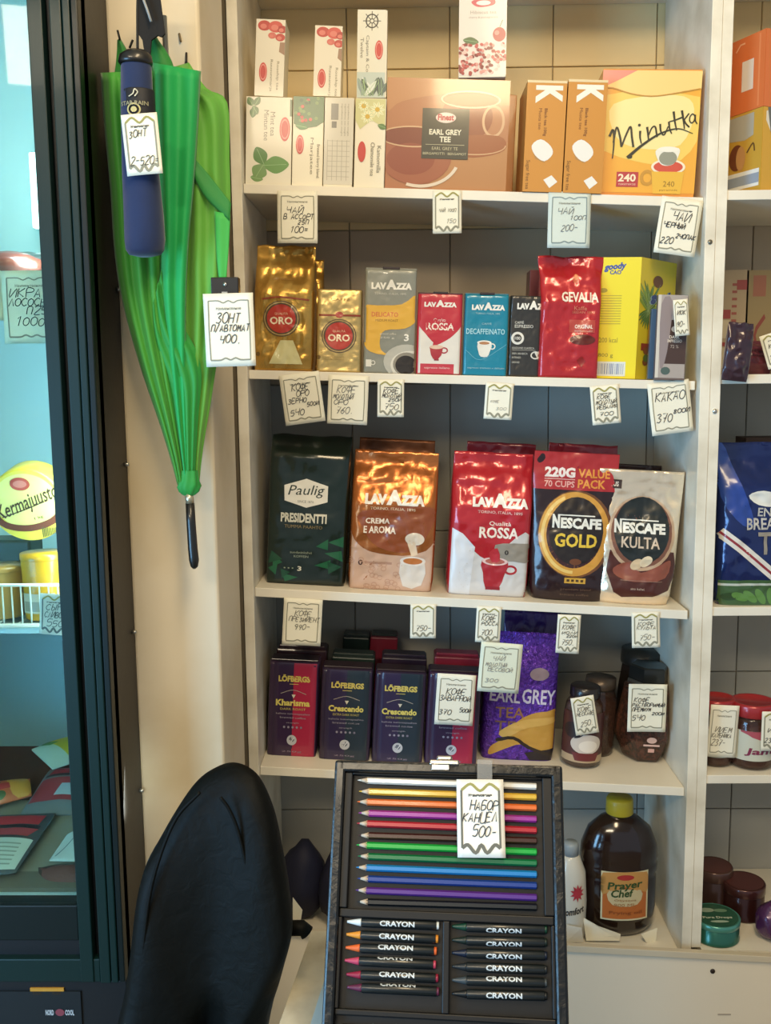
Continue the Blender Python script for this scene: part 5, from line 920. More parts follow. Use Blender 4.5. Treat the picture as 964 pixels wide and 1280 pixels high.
# black plastic holder with the umbrella price tag
ho = empty('tag_holder', 'small black box shaped tag holder fixed at the edge of the shelving unit', 'holder', None, None, at(283, 360, -.275)); Q = ho.location.copy()
a, b = at(266, 348, -.27)-Q, at(301, 374, -.27)-Q; box('holder_box', a.x, b.x, -.012, .006, b.z, a.z, mat('#1a1611', .35, coat=.4), ho, bev=.0015); c = at(284, 357, -.27)-Q; tube('silver_screw', [(c.x, -.014, c.z), (c.x, -.010, c.z)], .003, mat('#c9c9c4', .25, .9), ho, 12)
c = at(284, 369, -.27)-Q; box('silver_clip', c.x-.004, c.x+.004, -.016, -.011, c.z-.003, c.z+.003, mat('#b9b9b2', .3, .8), ho)
price_tag('price_tag', 'large white price tag reading 400 beside the green umbrella', 256, 368, 318, 457, -.300, -1, [('ЗОНТ', .22, .26, .72, .40), ('П/АВТОМАТ', .12, .43, .9, .52), ('400.', .28, .56, .74, .68)], big=True, inkc='#4a4a48', pw=1.1, curl=.0006)
price_tag('price_tag', 'cream price tag tied round the compact blue umbrella', 155, 144, 200, 217, -.375, -4, [('ЗОНТ', .14, .26, .66, .38, -4), ('2-520=', .12, .70, .92, .84)], big=False, inkc='#4a473a', pw=.9, curl=.001)
# ================================================================ FRIDGE
YF = -.35; FB = mat('#081413', .42, 0, .05, bump=.03, ior=1.35); FBK = mat('#0f1215', .45, bump=.05); FT = mat('#0a2422', .4, 0, .05, bump=.02, ior=1.35)
xe = at(120, 460, YF).x      # right front edge
xg = at(62, 460, YF).x-.002  # glass edge
fr = empty('display_fridge', 'tall dark framed display fridge with a glass door at the left edge', 'fridge', None, None, (xe-.3, YF, 0)); O = fr.location.copy()
def fbx(name, x0, x1, y0, y1, z0, z1, m, bev=0, par=None): return box(name, x0-O.x, x1-O.x, y0-O.y, y1-O.y, z0, z1, m, par or fr, bev=bev)
zgb = at(60, 1131, YF).z; zr1, zr2, zr3 = at(60, 1175, YF).z, at(60, 1197, YF).z, at(60, 1226, YF).z; xl = xe-.60
LIN = mat('#b9d6d6', .35, bump=.02)
fbx('side_panel', xe-.012, xe, YF+.012, -.2205, .03, 2.30, mat('#17120d', .45, bump=.05)); fbx('side_panel', xe-.012, xe-.001, -.2205, .24, .03, 2.30, FBK); fbx('side_panel', xl, xl+.012, YF+.012, .24, .03, 2.30, FBK)
fbx('inner_lining', xe-.05, xe-.0125, YF+.04, .20, .60, 2.24, LIN); fbx('inner_lining', xl+.0125, xl+.05, YF+.04, .20, .60, 2.24, LIN); fbx('back_lining', xl+.012, xe-.012, .19, .24, .6, 2.28, LIN); fbx('top_lining', xl+.012, xe-.012, YF+.03, .19, 2.241, 2.28, LIN)
fbx('floor_lining', xl+.05, xe-.05, YF+.03, .19, .60, zgb+.015-.02, LIN)
# door: stile of ribs and grooves
xs = [at(x, 460, YF).x for x in (61, 78, 87, 102, 112, 120)]
D = empty('door', None, None); D.parent = fr
for nm, a, b, y0, m in (('inner_rib', xg, xs[1], YF-.006, FT), ('groove', xs[1], xs[2], YF+.010, FBK), ('middle_rib', xs[2]+.0003, xs[3]-.001, YF-.008, FT), ('outer_rib', xs[3], xs[4]-.001, YF-.007, FT), ('edge_rib', xs[4], xs[5], YF-.005, FB)): fbx(nm, a, b, y0, YF+.030, zr3+.001, 2.30, m, .0015, D)
fbx('bottom_rail', xl, xg-.0004, YF-.002, YF+.030, zr1, zgb, FB, .002, D); fbx('lower_trim', xl, xs[2], YF-.004, YF+.03, zr3, zr2, FT, .002, D); fbx('rail_gap', xl, xs[1], YF+.008, YF+.03, zr2, zr1, FBK, 0, D)
fbx('left_stile', xl, xl+.05, YF-.006, YF+.03, .62, 2.30, FT, .002, D)
fbx('glass_pane', xl+.05, xg+.004, YF+.004, YF+.008, zgb-.004, 2.26, mat('#dff6f4', .02, trans=1, ior=1.25), 0, D)
fbx('base_panel', xl, xe, YF+.002, YF+.05, .03, zr3-.001, FBK, .002); fbx('base_grille', xl+.04, xe-.07, YF-.001, YF+.003, .30, at(60, 1262, YF).z+.03, mat('#10171a', .5))
p = at(60, 1241, YF); st = empty('energy_sticker', None, None); st.parent = fr; fbx('yellow_sticker', at(38, 1241, YF).x, at(80, 1241, YF).x, YF-.0006, YF+.0025, at(60, 1246, YF).z, at(60, 1235, YF).z, mat('#b9852c', .5), 0, st)
for o_ in (st,): o_.name = 'sticker'
A = Art(0, 0, 42, 10, .05, .0135); A.text('Klein', 4, 3, 14, 7, '#3c2c14', 0); A.text('Kühl', 29, 3, 39, 7, '#3c2c14', 0); q = at(38, 1246, YF)-O; A.build('sticker_print', st, lambda u, v, o: (q.x+u, -.0006-o, q.z+v), None)
A = Art(0, 0, 42, 12, .048, .014); A.text('NORD', 2, 2, 13, 10, '#a8aeb0', .05); A.ell(21, 6, 6, 5, '#7d3a44', 2, 16); A.text('COOL', 28, 2, 40, 10, '#a8aeb0', .05); q2 = at(56, 1270, YF)-O; A.build('name_plate', fr, lambda u, v, o: (q2.x+u, -.0012-o, q2.z+v), None)
for py in (363, 580, 788, 985):
    z = at(152, py, -.222).z; tube('bolt', [(xe-O.x+.0005, -.232-O.y, z), (xe-O.x+.006, -.232-O.y, z)], .0032, mat('#b9b8ae', .3, .8), fr, 10)
# shelves inside
fbx('glow_strip', at(38, 240, .1).x, at(50, 240, .1).x, .10, .115, at(44, 285, .1).z, at(44, 190, .1).z, mat('#e4fffb', .4, emit=2.5), .003)  # added glowing strip, stands in for a bright reflection in the door glass
zA = at(30, 338, YF+.03).z; zB = at(30, 785, YF+.04).z; yi0, yi1 = YF+.035, .19
WW = mat('#dfe6de', .4)
fbx('shelf_board', xl+.05, xe-.05, yi0+.01, yi1-.03, zA-.004, zA, mat('#8fb4b4', .15, coat=.4))
zBas = zB
W_ = empty('wire_basket', 'white wire basket rack with a shelf edge inside the fridge', 'basket', None, None, (xe-.3, YF+.05, zB)); WO = W_.location.copy()
ztop = at(40, 732, YF+.045).z
for zz in (ztop, zB+.002): tube('rim_wire', [(xl+.055-WO.x, 0, zz-WO.z), (xe-.055-WO.x, 0, zz-WO.z)], .0024 if zz == ztop else .003, WW, W_)
px = xl+.06
while px < xe-.06: tube('upright_wire', [(px-WO.x, 0, zB-WO.z), (px-WO.x, 0, ztop-WO.z)], .0012, WW, W_, 6); px += .0137
for k in range(16): tube('floor_wire', [(xl+.06+k*.032-WO.x, 0, 0), (xl+.06+k*.032-WO.x, .40, 0)], .0014, WW, W_, 6)
fbx('shelf_board', xl+.05, xe-.05, yi0+.02, yi1-.03, zB-.012, zB-.004, mat('#a8c6c8', .3))
GF = 'food in the fridge'
# cheese tub, tub below, tan tub
Yc = YF+.10
ch = empty('cheese_tub', 'round yellow cheese pack with brown stripe and dark script, leaning in the fridge', 'cheese', GF, None, at(34, 632, Yc), (math.radians(84), math.radians(0), 0)); R = (at(78, 632, Yc).x-at(-10, 632, Yc).x)/2*1.08
ch.rotation_euler = (math.radians(90+12), 0, 0)
lathe('tub', [(R*.9, -.05), (R, -.045), (R, -.004), (R*.97, 0)], mat('#cfb63a', .35, coat=.3), ch, 48)
A = Art(-50, -50, 50, 50, 2*R, 2*R, rough=.35, coat=.3); A.ell(0, 0, 48, 48, '#d8c44a', 1, 48); A.ell(0, -6, 42, 38, '#ddd27c', 2, 40); A.stroke([(-47, 10), (-30, 27), (0, 31), (30, 22), (47, 6)], 9, '#6a3a2a', 4, 4)
A.ell(-5, -30, 13, 9, '#b04a3c', 5); A.ell(-5, -30, 9, 5, '#c9786a', 6); A.text('Kermajuusto', -42, -16, 46, 10, '#4a3a28', .01, shear=.25, rot=-22, lay=5); A.stroke([(-34, 16), (0, 4), (24, -6)], 1.4, '#4a3a28', 5, 4); A.text('1 kg', 8, 14, 20, 19, '#4a3a28', 0, rot=-18, lay=6)
for k in range(9): A.rect(16+k*2.2, 30, 17.2+k*2.2, 44-k*.7, '#5a5a3a', 5)
A.build('lid_print', ch, lambda u, v, o: (u-R, v-R, o+.0002), None)
def ftub(lb, px, wpx, yt, Y, c, zb):
    p = at(px, 720, Y); sc = (at(px+10, 720, Y).x-p.x)/10; R = wpx*sc/2; h = at(px, yt, Y).z-zb; r = empty('food_tub', lb, 'tub', GF, None, (p.x, Y, zb)); lathe('tub', [(R*.9, 0), (R*.92, .003), (R, h*.9), (R*1.0, h*.92)], mat(c, .4, coat=.3), r, 32); lathe('lid', [(R*1.03, h*.91), (R*1.04, h*.92), (R*1.03, h)], mat(c, .35, coat=.4), r, 32); return r, R, h
r, R2, h2 = ftub('yellow tub under the round cheese in the wire basket', 56, 54, 690, YF+.10, '#c9951e', zB+.003)
A = Art(0, 0, 40, 20, .05, .03); A.rect(0, 0, 40, 20, '#b9b49a', 1); A.rect(2, 8, 38, 18, '#8f8f7c', 2); A.build('label', r, cylmap(R2*1.0, .012, .05), .006, base=.001)
ftub('tan tub at the left edge in the wire basket', 4, 54, 706, YF+.11, '#b58f4a', zB+.003)
fs = empty('dark_tray', 'dark green food tray behind the yellow tub in the fridge', 'tray', GF, None, (at(12, 690, YF+.2).x, YF+.24, zB+.003)); box('tray_body', -.07, .03, -.03, .03, 0, .10, mat('#26382c', .4), fs, bev=.004)
# meat on the upper glass shelf
p = at(20, 322, YF+.12); blob('meat_joint', 'reddish brown wrapped joint on the upper fridge shelf', 'meat', (p.x-.02, YF+.14, zA+.018), (.055, .045, .022), mat('#6a3428', .35, coat=.5, bump=.3), .2, seed=8, group=GF, flat=.8)
p = at(25, 308, YF+.16); blob('grey_packet', 'grey crumpled packet behind the brown joint in the fridge', 'packet', (p.x-.005, YF+.24, zA+.025), (.05, .035, .028), mat('#56625e', .4, coat=.4, bump=.3), .25, seed=9, group=GF, flat=.85)
# bottom tray of packs
zT = zgb+.002
tr = empty('meat_tray', 'low white tray with a brown paper lining at the bottom of the fridge', 'tray', GF, None, (xe-.3, YF+.15, zgb-.004)); TO = tr.location.copy()
box('tray_floor', xl+.055-TO.x, xe-.055-TO.x, -.105, .30, 0, .006, mat('#6f6a58', .5, bump=.2, bscale=20), tr)
slp = .19
rk = []
def wedge(name, x0, x1, y0, y1, dz0, dz1, m):
    f = lambda y, dz: za_+KS*(y-ya_)+dz-TO.z
    V = [(x0-TO.x, y0-TO.y, f(y0, dz0)), (x1-TO.x, y0-TO.y, f(y0, dz0)), (x1-TO.x, y1-TO.y, f(y1, dz0)), (x0-TO.x, y1-TO.y, f(y1, dz0))]+[(x0-TO.x, y0-TO.y, f(y0, dz1)), (x1-TO.x, y0-TO.y, f(y0, dz1)), (x1-TO.x, y1-TO.y, f(y1, dz1)), (x0-TO.x, y1-TO.y, f(y1, dz1))]
    rk.append(mk(name, V, [(3, 2, 1, 0), (4, 5, 6, 7), (0, 1, 5, 4), (1, 2, 6, 5), (2, 3, 7, 6), (3, 0, 4, 7)], m, tr))
ya_, yb_ = YF+.045, -.01
za_, zb_ = at(50, 1130, ya_).z+.004, at(30, 935, yb_).z
KS = (zb_-za_)/(yb_-ya_)
def plane_hit(px, py, z):
    d = ray(px, py); zz_ = z-zz; t = (za_+zz_-KS*(ya_-CAM.y)-CAM.z)/(d.z-KS*d.y); return CAM+d*t
def vac(lb, P, z, th, m, art=None, name='meat_pack', cat='food pack', tilt=0):
    Q = [plane_hit(x, y, z) for x, y in P]; c = sum(Q, Vector())/len(Q); c.z -= 0
    r = empty(name, lb, cat, GF, None, (c.x, c.y, c.z)); n = 14; V = []
    for j in range(n+1):
        for i in range(n+1):
            u, v = i/n, j/n; p = (Q[0]*(1-u)+Q[1]*u)*(1-v)+(Q[3]*(1-u)+Q[2]*u)*v; b = (math.sin(PI*u)*math.sin(PI*v))**.6 if 0 < u < 1 and 0 < v < 1 else 0
            V.append((p.x-c.x, p.y-c.y, p.z-c.z+th*b+.0015+.002*noise.noise(Vector((p.x*30, p.y*30, z)))*b))
    F = [(j*(n+1)+i, j*(n+1)+i+1, (j+1)*(n+1)+i+1, (j+1)*(n+1)+i) for j in range(n) for i in range(n)]
    m0 = (n+1)**2; V += [(v[0], v[1], KS*v[1]) for v in V[:m0]]; F += [(m0+a, m0+d_, m0+c_, m0+b_) for a, b_, c_, d_ in F]
    ring = list(range(n+1))+[(n+1)*j+n for j in range(1, n+1)]+[(n+1)*n+i for i in range(n-1, -1, -1)]+[(n+1)*j for j in range(n-1, 0, -1)]
    F += [(ring[i], m0+ring[i], m0+ring[(i+1) % len(ring)], ring[(i+1) % len(ring)]) for i in range(len(ring))]
    mk('pack', V, F, m, r, True); G = np.array(V[:m0]).reshape(n+1, n+1, 3)
    if art:
        A = Art(0, 0, 100, 100, 1, 1); art(A)
        def mp(u, v, o):
            fu, fv = min(u, .9999)*n, min(1-v, .9999)*n; i, j = int(fu), int(fv); a, b = fu-i, fv-j
            p = G[j, i]*(1-a)*(1-b)+G[j, i+1]*a*(1-b)+G[j+1, i]*(1-a)*b+G[j+1, i+1]*a*b; return (p[0], p[1], p[2]+o*2+.0004)
        A.build('label', r, mp, .0714)
    return r
zz = zgb+.003
wedge('sloping_rack', xl+.055, xe-.055, ya_, yb_-.05, -.006, -.001, mat('#7d7c68', .5, bump=.2, bscale=20)); wedge('brown_lining', xl+.055, xe-.055, yb_-.11, yb_, -.0008, .004, mat('#4a2a1e', .6, bump=.5, bscale=16, var=.3))
def a_red(A): A.rect(0, 0, 100, 100, '#3c4442', 1); A.poly([(8, 6), (92, 6), (90, 24), (10, 26)], '#a82e34', 2); A.rect(6, 26, 94, 32, '#22262c', 3); A.poly([(6, 32), (94, 32), (86, 46), (10, 44)], '#a03a3c', 2); A.rect(8, 50, 96, 96, '#b9c2ac', 2); [A.rect(20, 58+k*6, 84, 60+k*6, '#8b9280', 3) for k in range(6)]
vac('vacuum pack with a red band and a white paper label, front left in the fridge', [(-34, 1022), (70, 1018), (20, 1092), (-60, 1098)], zz+.012, .010, mat('#48504c', .2, coat=.8), a_red)
def a_red2(A): A.rect(0, 0, 100, 100, '#6b7470', 1); A.poly([(20, 6), (96, 6), (94, 22), (12, 24)], '#a8343a', 2); A.rect(10, 24, 94, 30, '#2a3034', 3); A.poly([(8, 34), (96, 32), (92, 80), (4, 80)], '#9c3a3c', 2); A.poly([(50, 48), (98, 46), (96, 70), (44, 72)], '#a9b8b4', 4)
vac('clear vacuum pack with red pieces behind the banded pack in the fridge', [(62, 962), (120, 960), (104, 1018), (24, 1022)], zz, .012, mat('#6c7673', .2, coat=.8), a_red2)
def a_y(A): A.rect(0, 0, 100, 100, '#a8b8a0', 1); A.poly([(30, 6), (96, 20), (96, 96), (52, 84)], '#b5a22c', 2); A.poly([(14, 10), (34, 6), (50, 30), (30, 30)], '#4d7a44', 3)
r = vac('yellow and white food pack leaning on the brown lining of the fridge tray', [(40, 938), (96, 918), (110, 948), (66, 962)], zz+.02, .012, mat('#a9b8a4', .3, coat=.5), a_y)
def a_or(A): A.rect(0, 0, 100, 100, '#b5582c', 1); A.rect(0, 0, 45, 40, '#2c3426', 2); A.rect(8, 8, 36, 30, '#c9c4ac', 3); A.rect(0, 44, 60, 70, '#a82e2c', 3); A.poly([(60, 10), (95, 5), (98, 95), (62, 90)], '#c98a34', 2, 3); A.ell(35, 84, 14, 12, '#3c5a2c', 3)
vac('orange food pack with a dark label at the left edge of the fridge tray', [(-34, 985), (38, 975), (40, 995), (-20, 1012)], zz+.016, .014, mat('#b5582c', .3, coat=.6), a_or)
vac('clear bag of pinkish meat in the front corner of the fridge tray', [(48, 1085), (118, 1080), (118, 1122), (52, 1120)], zz, .018, mat('#6a4038', .2, coat=.9, bump=.4), None)
def a_wp(A): A.rect(4, 4, 96, 96, '#b4c2b4', 1); A.stroke([(8, 90), (40, 20), (92, 12)], 2, '#4a5c68', 2, 3); A.text('МЯСО', 40, 40, 90, 60, '#4a5c68', 0)
vac('white paper label with a wavy line lying on the meat bag in the fridge', [(84, 1044), (130, 1020), (130, 1078), (62, 1076)], zz+.026, .002, mat('#b4c2b4', .6), a_wp, name='paper_label', cat='label')
Yg = YF+.035
price_tag('price_tag', 'large price tag reading 1000 hanging from the upper fridge shelf', 4, 340, 72, 428, Yg, 0, [('ИКРА', .12, .24, .72, .36), ('ЛОСОСЬ', .1, .38, .8, .48), ('П250', .42, .49, .95, .60), ('1000.', .2, .64, .9, .76)], big=True, inkc='#3c4644', pw=1.1, paper=mat('#d3d8bc', .6), curl=.0004)
price_tag('price_tag', 'price tag at the left edge of the fridge beside the one reading 1000', -62, 340, 3, 400, Yg, 0, [('ИКРА', .12, .3, .72, .42)], big=True, paper=mat('#d3d8bc', .6), curl=.0004)
price_tag('price_tag', 'small wrinkled price tag tied to the white wire basket in the fridge', 50, 742, 86, 793, YF+.038, 4, [('СЫР', .2, .24, .8, .4), ('СЛИВОЧ', .16, .44, .9, .58), ('550', .24, .64, .84, .8)], big=False, inkc='#4c5a58', pw=.9, paper=mat('#c9d0c4', .6), frame='#5a6a6c')
# ================================================================ TABLE
tb = empty('side_table', 'pale table with a worn edge under the pencil case', 'table', None, None, (.03, -.75, 0)); T0 = tb.location.copy()
CRM = mat('#d3cdb6', .4, bump=.05, var=.15, vscale=14, dark='#b0a78e')
P = [(-.1345, -.396), (.165, -.396), (.22, -1.05), (-.205, -1.05)]
def plate(name, P, z0, z1, m, bev=.002):
    bm = bmesh.new(); a = [bm.verts.new((x-T0.x, y-T0.y, z0)) for x, y in P]; b = [bm.verts.new((x-T0.x, y-T0.y, z1)) for x, y in P]; n = len(P)
    bm.faces.new(a[::-1]); bm.faces.new(b); [bm.faces.new((a[i], a[(i+1) % n], b[(i+1) % n], b[i])) for i in range(n)]
    if bev: bmesh.ops.bevel(bm, geom=list(bm.edges), offset=bev, segments=2, affect='EDGES')
    return mkbm(name, bm, m, tb)
plate('tabletop', P, .742, .7695, CRM); plate('blue_sheet', [(-.100, -.45), (.150, -.45), (.20, -1.04), (-.168, -1.04)], .7695, .7700, mat('#a8c4cf', .35, coat=.2), 0)
box('pedestal', .05-T0.x, .13-T0.x, -.90-T0.y, -.50-T0.y, .03, .7425, CRM, tb, bev=.004); box('foot', -.02-T0.x, .20-T0.x, -.98-T0.y, -.44-T0.y, 0, .031, CRM, tb, bev=.004)
# ================================================================ PENCIL CASE
yaw_, rl_, al_ = -.0820, -.0017, .4841
o_ = Vector((.0359, -.7971, .7702)); ex = Vector((math.cos(yaw_), math.sin(yaw_), 0)); nn = Vector((-math.sin(yaw_), math.cos(yaw_), 0)); ez = Vector((0, 0, 1))*math.cos(al_)+nn*math.sin(al_)
ex, ez = (ex*math.cos(rl_)-ez*math.sin(rl_)), (ez*math.cos(rl_)+ex*math.sin(rl_)); ey = ez.cross(ex)
CM = Matrix(((ex.x, ey.x, ez.x, o_.x), (ex.y, ey.y, ez.y, o_.y), (ex.z, ey.z, ez.z, o_.z), (0, 0, 0, 1)))   # local: x right, y into the case, z up along the lid
def cp(px, py, dy=0):
    d = ray(px, py); n = ey; P0 = o_+ey*dy; t = (P0-CAM).dot(n)/d.dot(n); q = CM.inverted() @ (CAM+d*t); return q.x, q.z
cs = empty('pencil_case', 'open black pencil case standing upright on the table with a metal clasp on top', 'case'); cs.matrix_world = CM
HW, HH = .131, .384; BK = mat('#07090a', .36, 0, .15, bump=.35, bscale=70); BK2 = mat('#060505', .5, 0, .0, bump=.03)
FRM = .013
box('frame', -HW, -HW+FRM, -.004, .022, 0, HH, BK, cs, bev=.003); box('frame', HW-FRM, HW, -.004, .022, 0, HH, BK, cs, bev=.003); box('frame', -HW+.004, HW-.004, -.004, .022, HH-FRM, HH, BK, cs, bev=.003); box('frame', -HW+.004, HW-.004, -.004, .022, 0, FRM, BK, cs, bev=.003)
box('back_shell', -HW+.003, HW-.003, .012, .024, .003, HH-.003, BK, cs, bev=.002)
box('insert_floor', -HW+FRM-.002, HW-FRM+.002, .0095, .0125, FRM-.002, HH-FRM+.002, BK2, cs)
# raised walls of the plastic insert
pL, pT = cp(441, 968); pR, _ = cp(678, 985); _, pB = cp(560, 1140); cL, cT = cp(428, 1146); cM0, _ = cp(552, 1200); cM1, _ = cp(563, 1200); cR, _ = cp(690, 1200); _, cB = cp(560, 1268)
def wall(x0, x1, z0, z1): box('insert_ridge', x0, x1, .0005, .0098, z0, z1, BK2, cs, bev=.0012)
wall(-HW+FRM-.001, pL, pB, HH-FRM); wall(pR, HW-FRM+.001, pB, HH-FRM); wall(pL, pR, pT, HH-FRM); wall(-HW+FRM, HW-FRM, cT, pB-.0005)
wall(-HW+FRM-.001, cL, cB, cT); wall(cM0+.001, cM1-.001, cB, cT); wall(cR, HW-FRM+.001, cB, cT); wall(-HW+FRM, HW-FRM, cB-.006, cB)
box('lower_ridge', -HW+.02, HW-.02, .002, .0098, cB-.025, cB-.015, BK2, cs, bev=.002)
cxm, _ = cp(556, 945); CH = mat('#a9a39b', .18, .95)
box('clasp', cxm-.017, cxm+.017, -.008, .010, HH-.003, HH+.003, CH, cs, bev=.0015); box('clasp_loop', cxm-.009, cxm+.009, -.006, .004, HH+.002, HH+.008, CH, cs, bev=.002); box('clasp_tab', cxm-.015, cxm+.006, -.0075, -.003, HH-.009, HH-.002, CH, cs, bev=.001)
# base half lying flat toward the shopper
lo_ = empty('lower_half', None, None); lo_.parent = cs; mi = CM.inverted()
lo_.matrix_parent_inverse = Matrix(); lo_.matrix_local = mi @ Matrix.Translation((o_.x, o_.y-.028, .7702)) @ Matrix.Rotation(yaw_, 4, 'Z')
box('tray_shell', -HW, HW, -.22, -.001, .0005, .006, BK, lo_, bev=.002)
for a in ((-HW, -HW+.01, -.22, -.001), (HW-.01, HW, -.22, -.001), (-HW, HW, -.22, -.21)): box('tray_rim', a[0], a[1], a[2], a[3], .005, .026, BK, lo_, bev=.002)
# pencils
PC = [('white', '#d9d8d0'), ('yellow', '#d1a736'), ('orange', '#d8692c'), ('magenta', '#96308c'), ('red', '#ad2430'), ('brown', '#3c1c18'), ('light green', '#17a03c'), ('dark green', '#0f6a3c'), ('sky blue', '#1878b4'), ('dark blue', '#1c3a80'), ('violet', '#52287c'), ('black', '#15181a')]
ys0 = [975, 989, 1002, 1016, 1029, 1044, 1056, 1070, 1084, 1098, 1112.5, 1127]; ys1 = [983, 996.5, 1010, 1024, 1038, 1051, 1065, 1079, 1093, 1107, 1122, 1134]
WOOD = mat('#bfae98', .6)
def pencil_root(a, b):
    q = Vector((b[0]-a[0], 0, b[1]-a[1])); ang = math.atan2(q.z, q.x); M = CM @ Matrix.Translation((a[0], .0052, a[1])) @ Matrix.Rotation(-ang, 4, 'Y'); return M, q.length
def spin(name, prof, m, parent, seg):
    V, F = [], []; n = len(prof)
    for x, r in prof:
        for k in range(seg): a = 2*PI*(k+.5)/seg; V.append((x, r*math.cos(a), r*math.sin(a)))
    for j in range(n-1):
        for k in range(seg): F.append((j*seg+k, j*seg+(k+1) % seg, (j+1)*seg+(k+1) % seg, (j+1)*seg+k))
    F.append(tuple(range(seg-1, -1, -1))); F.append(tuple(range((n-1)*seg, n*seg))); return mk(name, V, F, m, parent, seg > 8)
for i, (nm, c) in enumerate(PC):
    x0 = 447 if i % 2 == 0 else 449; x0 -= i*.25; M, L = pencil_root(cp(x0, ys0[i], .004), cp(671+(i*.05), ys1[i], .004))
    r = empty('coloured_pencil', nm+' coloured pencil in the upper tray of the black case', 'pencil', 'coloured pencils in the black case'); r.matrix_world = M; R = .0038; mc = mat(c, .3, 0, .5)
    spin('barrel', [(.011, R*.98), (L-.0008, R*.98), (L, R*.8)], mc, r, 6); spin('sharpened_wood', [(.0035, R*.30), (.0122, R*.97)], WOOD, r, 12); spin('lead', [(0, .0003), (.0036, R*.31)], mat(c if i else '#d8d8d4', .5), r, 8)
CCL = [('white', '#d4dcdc'), ('light orange', '#d68c2c'), ('orange', '#d8642c'), ('pink', '#b8405c'), ('crimson', '#90203c'), ('plum', '#5e2440')]
CCR = [('dark green', '#123c2c'), ('black green', '#16241f'), ('navy', '#121c30'), ('charcoal', '#1c2226'), ('slate grey', '#3c4448'), ('black', '#101416')]
yl0 = [1152, 1168, 1184.5, 1200.5, 1218, 1234]; yl1 = [1157, 1174, 1189, 1206, 1223, 1239.5]; yr0 = [1158, 1175, 1191, 1208, 1225, 1242]; yr1 = [1162, 1178, 1194.5, 1212, 1228.5, 1245]
SL = mat('#141a1c', .38, 0, .3, bump=.04)
def crayon(i, nm, c, a, b, side_, spinrot):
    M, L = pencil_root(a, b); r = empty('wax_crayon', nm+' tipped wax crayon in a black sleeve, %s column of the case' % side_, 'crayon', 'wax crayons in the black case'); r.matrix_world = M; R = .0050; mc = mat(c, .4, 0, .2)
    spin('tip', [(0, R*.28), (.002, R*.34), (.014, R*.80), (.0165, R*.88)], mc, r, 16); spin('sleeve', [(.0160, R*.97), (.0165, R), (L-.003, R), (L-.0028, R*.97)], SL, r, 18); spin('end', [(L-.003, R*.86), (L, R*.82)], mc, r, 16)
    A = Art(0, 0, 46, 9, .0385, .0072); A.text('CRAYON', 0, 1, 46, 8, '#c9cfcf', .035); x0 = L*.36
    A.build('lettering', r, lambda u, v, o: (x0+u, -(R+.0003)*math.cos((v-.0036)/R+spinrot), (R+.0003)*math.sin((v-.0036)/R+spinrot)), .002)
for i in range(6):
    crayon(i, CCL[i][0], CCL[i][1], cp(434-[0, 1, 2, 3, 1, 0][i], yl0[i], .004), cp(549-[0, 1, 3, 4, 1, 0][i], yl1[i], .004), 'left', [0, .1, .5, 1.15, .45, 1.2][i])
    crayon(i, CCR[i][0], CCR[i][1], cp(565, yr0[i], .004), cp(684, yr1[i], .004), 'right', [-.55, -.6, -.45, 0, .6, -.1][i])
q = cp(601, 1023); TM = CM @ Matrix.Translation((q[0], -.0075, q[1]))
Z = (CAM-TM.translation).length; 
def case_tag():
    w = abs(cp(630, 1023)[0]-cp(571, 1023)[0]); h = abs(cp(600, 977)[1]-cp(600, 1070)[1]); global at
    keep = at
    class FakeP: pass
    def at2(x, y, Y): return Vector((x*w/59, 0, -y*h/93))
    at = at2
    try:
        r = price_tag('price_tag', 'price tag reading 500 taped to the pencil case', 571, 977, 630, 1070, 0, -1.5, [('НАБОР', .26, .28, .86, .40), ('КАНЦЕЛ', .10, .43, .84, .55), ('500-', .30, .60, .82, .74)], big=False, parent_mat=TM, inkc='#3a3c3e', pw=1.15, paper=mat('#e8e6dc', .5), frame='#6a695e', curl=.0006)
    finally: at = keep
    return r
case_tag()
tq = cp(606, 966); tp = box('adhesive_tape', -.0085, .0085, -.0004, .0004, -.016, .010, mat('#a8a49c', .2, coat=.6, alpha=.35)); tp.matrix_world = CM @ Matrix.Translation((tq[0], -.0060, tq[1]+.004)); tagp(tp, 'strip of clear tape over the top rim of the pencil case', 'tape')
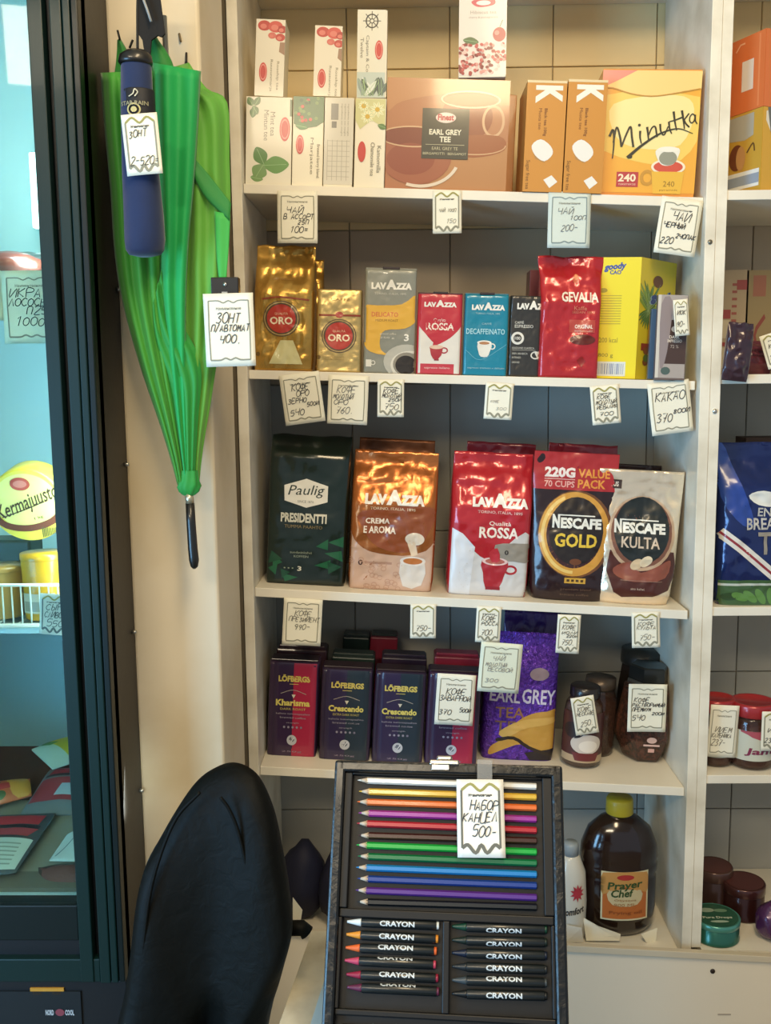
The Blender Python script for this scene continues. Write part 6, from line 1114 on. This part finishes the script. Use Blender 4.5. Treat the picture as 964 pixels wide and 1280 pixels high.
# ================================================================ CHAIR
LE = mat('#080906', .6, 0, 0, bump=.35, bscale=50, var=.3, ior=1.25); LE2 = mat('#050604', .6, 0, 0, bump=.2, bscale=60, ior=1.25)
YC = -.56
chr_ = empty('office_chair', 'black high backed office chair with a rounded top between fridge and table', 'chair', None, None, (at(262, 1100, YC).x, YC+.0, 0)); H0 = chr_.location.copy()
outl = [(104, 1540), (135, 1340), (158, 1230), (172, 1110), (196, 1056), (232, 1000), (262, 977), (290, 970), (318, 982), (340, 1020), (353, 1070), (361, 1110), (366, 1160), (352, 1220), (332, 1300), (296, 1540)]
C0 = crom([(x, y, 0) for x, y in outl], 6); cx, cy = 258, 1210
def shellobj(name, C, s0, rows, m, O):
    """rows: (scale of outline, Y offset)"""
    V, F = [], []; n = len(C)
    for sc_, dy in rows:
        for p in C:
            q = at(cx+(p.x-cx)*sc_, 1350+(p.y-1350)*sc_, YC); yy = 0.05*((p.x-cx)/110)**2*sc_
            V.append((q.x-H0.x, q.y+dy-yy-H0.y, q.z))
    for j in range(len(rows)-1):
        for i in range(n): F.append((j*n+i, j*n+(i+1) % n, (j+1)*n+(i+1) % n, (j+1)*n+i))
    for j0 in (0, (len(rows)-1)*n):
        V.append(sum((Vector(V[j0+i]) for i in range(n)), Vector())/n); F += [(j0+i, j0+(i+1) % n, len(V)-1) for i in range(n)]
    return mk(name, V, F, m, chr_, True)
shellobj('backrest', C0, 1, [(.15, -.012), (.35, -.010), (.60, -.005), (.78, .003), (.90, .012), (.96, .022), (.99, .034), (1.0, .046), (.98, .062), (.90, .075)], LE, H0)
C1 = [((p.x-cx), (p.y-cy)) for p in C0]
# raised piping down the right side and an inner cushion
def crv(P, Y, dy): return [at(x, y, YC)+Vector((0, -.0005-.05*((x-cx)/110)**2*.85, 0))-H0 for x, y in P]
tube('piping', crom(crv([(276, 996), (288, 1012), (300, 1040), (312, 1090), (322, 1150), (326, 1220)], YC, -.012), 8), .0022, LE, chr_)
tube('piping', crom(crv([(250, 990), (222, 1020), (202, 1068), (190, 1120), (182, 1200)], YC, -.012), 8), .0022, LE, chr_)
kb = tube('side_knob', [at(358, 1160, YC+.03)-H0, at(378, 1160, YC+.03)-H0, at(384, 1166, YC+.03)-H0], .010, LE2, chr_, 12)
bm = bmesh.new(); bmesh.ops.create_cube(bm, size=1); [setattr(v, 'co', Vector((v.co.x*.36-.08, v.co.y*.40-.24, .46+v.co.z*.09))) for v in bm.verts]; bmesh.ops.bevel(bm, geom=list(bm.edges), offset=.035, segments=4, affect='EDGES'); mkbm('seat', bm, LE, chr_, True)
tube('back_post', [(0, -.10, .44), (0, .07, .50), (0, .06, .86)], .018, LE2, chr_); tube('gas_column', [(0, -.24, .10), (0, -.24, .43)], .025, LE2, chr_, 16)
for k in range(5):
    a = 2*PI*k/5+.3; e = Vector((.22*math.cos(a), .22*math.sin(a)-.24, .075)); l = tube('foot_spoke', [(0, -.24, .12), tuple(e)], .018, LE2, chr_, 10, .012); lathe('castor', [(.012, .0), (.024, .006), (.024, .044), (.012, .05)], LE2, chr_, 16, ax=(e.x, e.y))
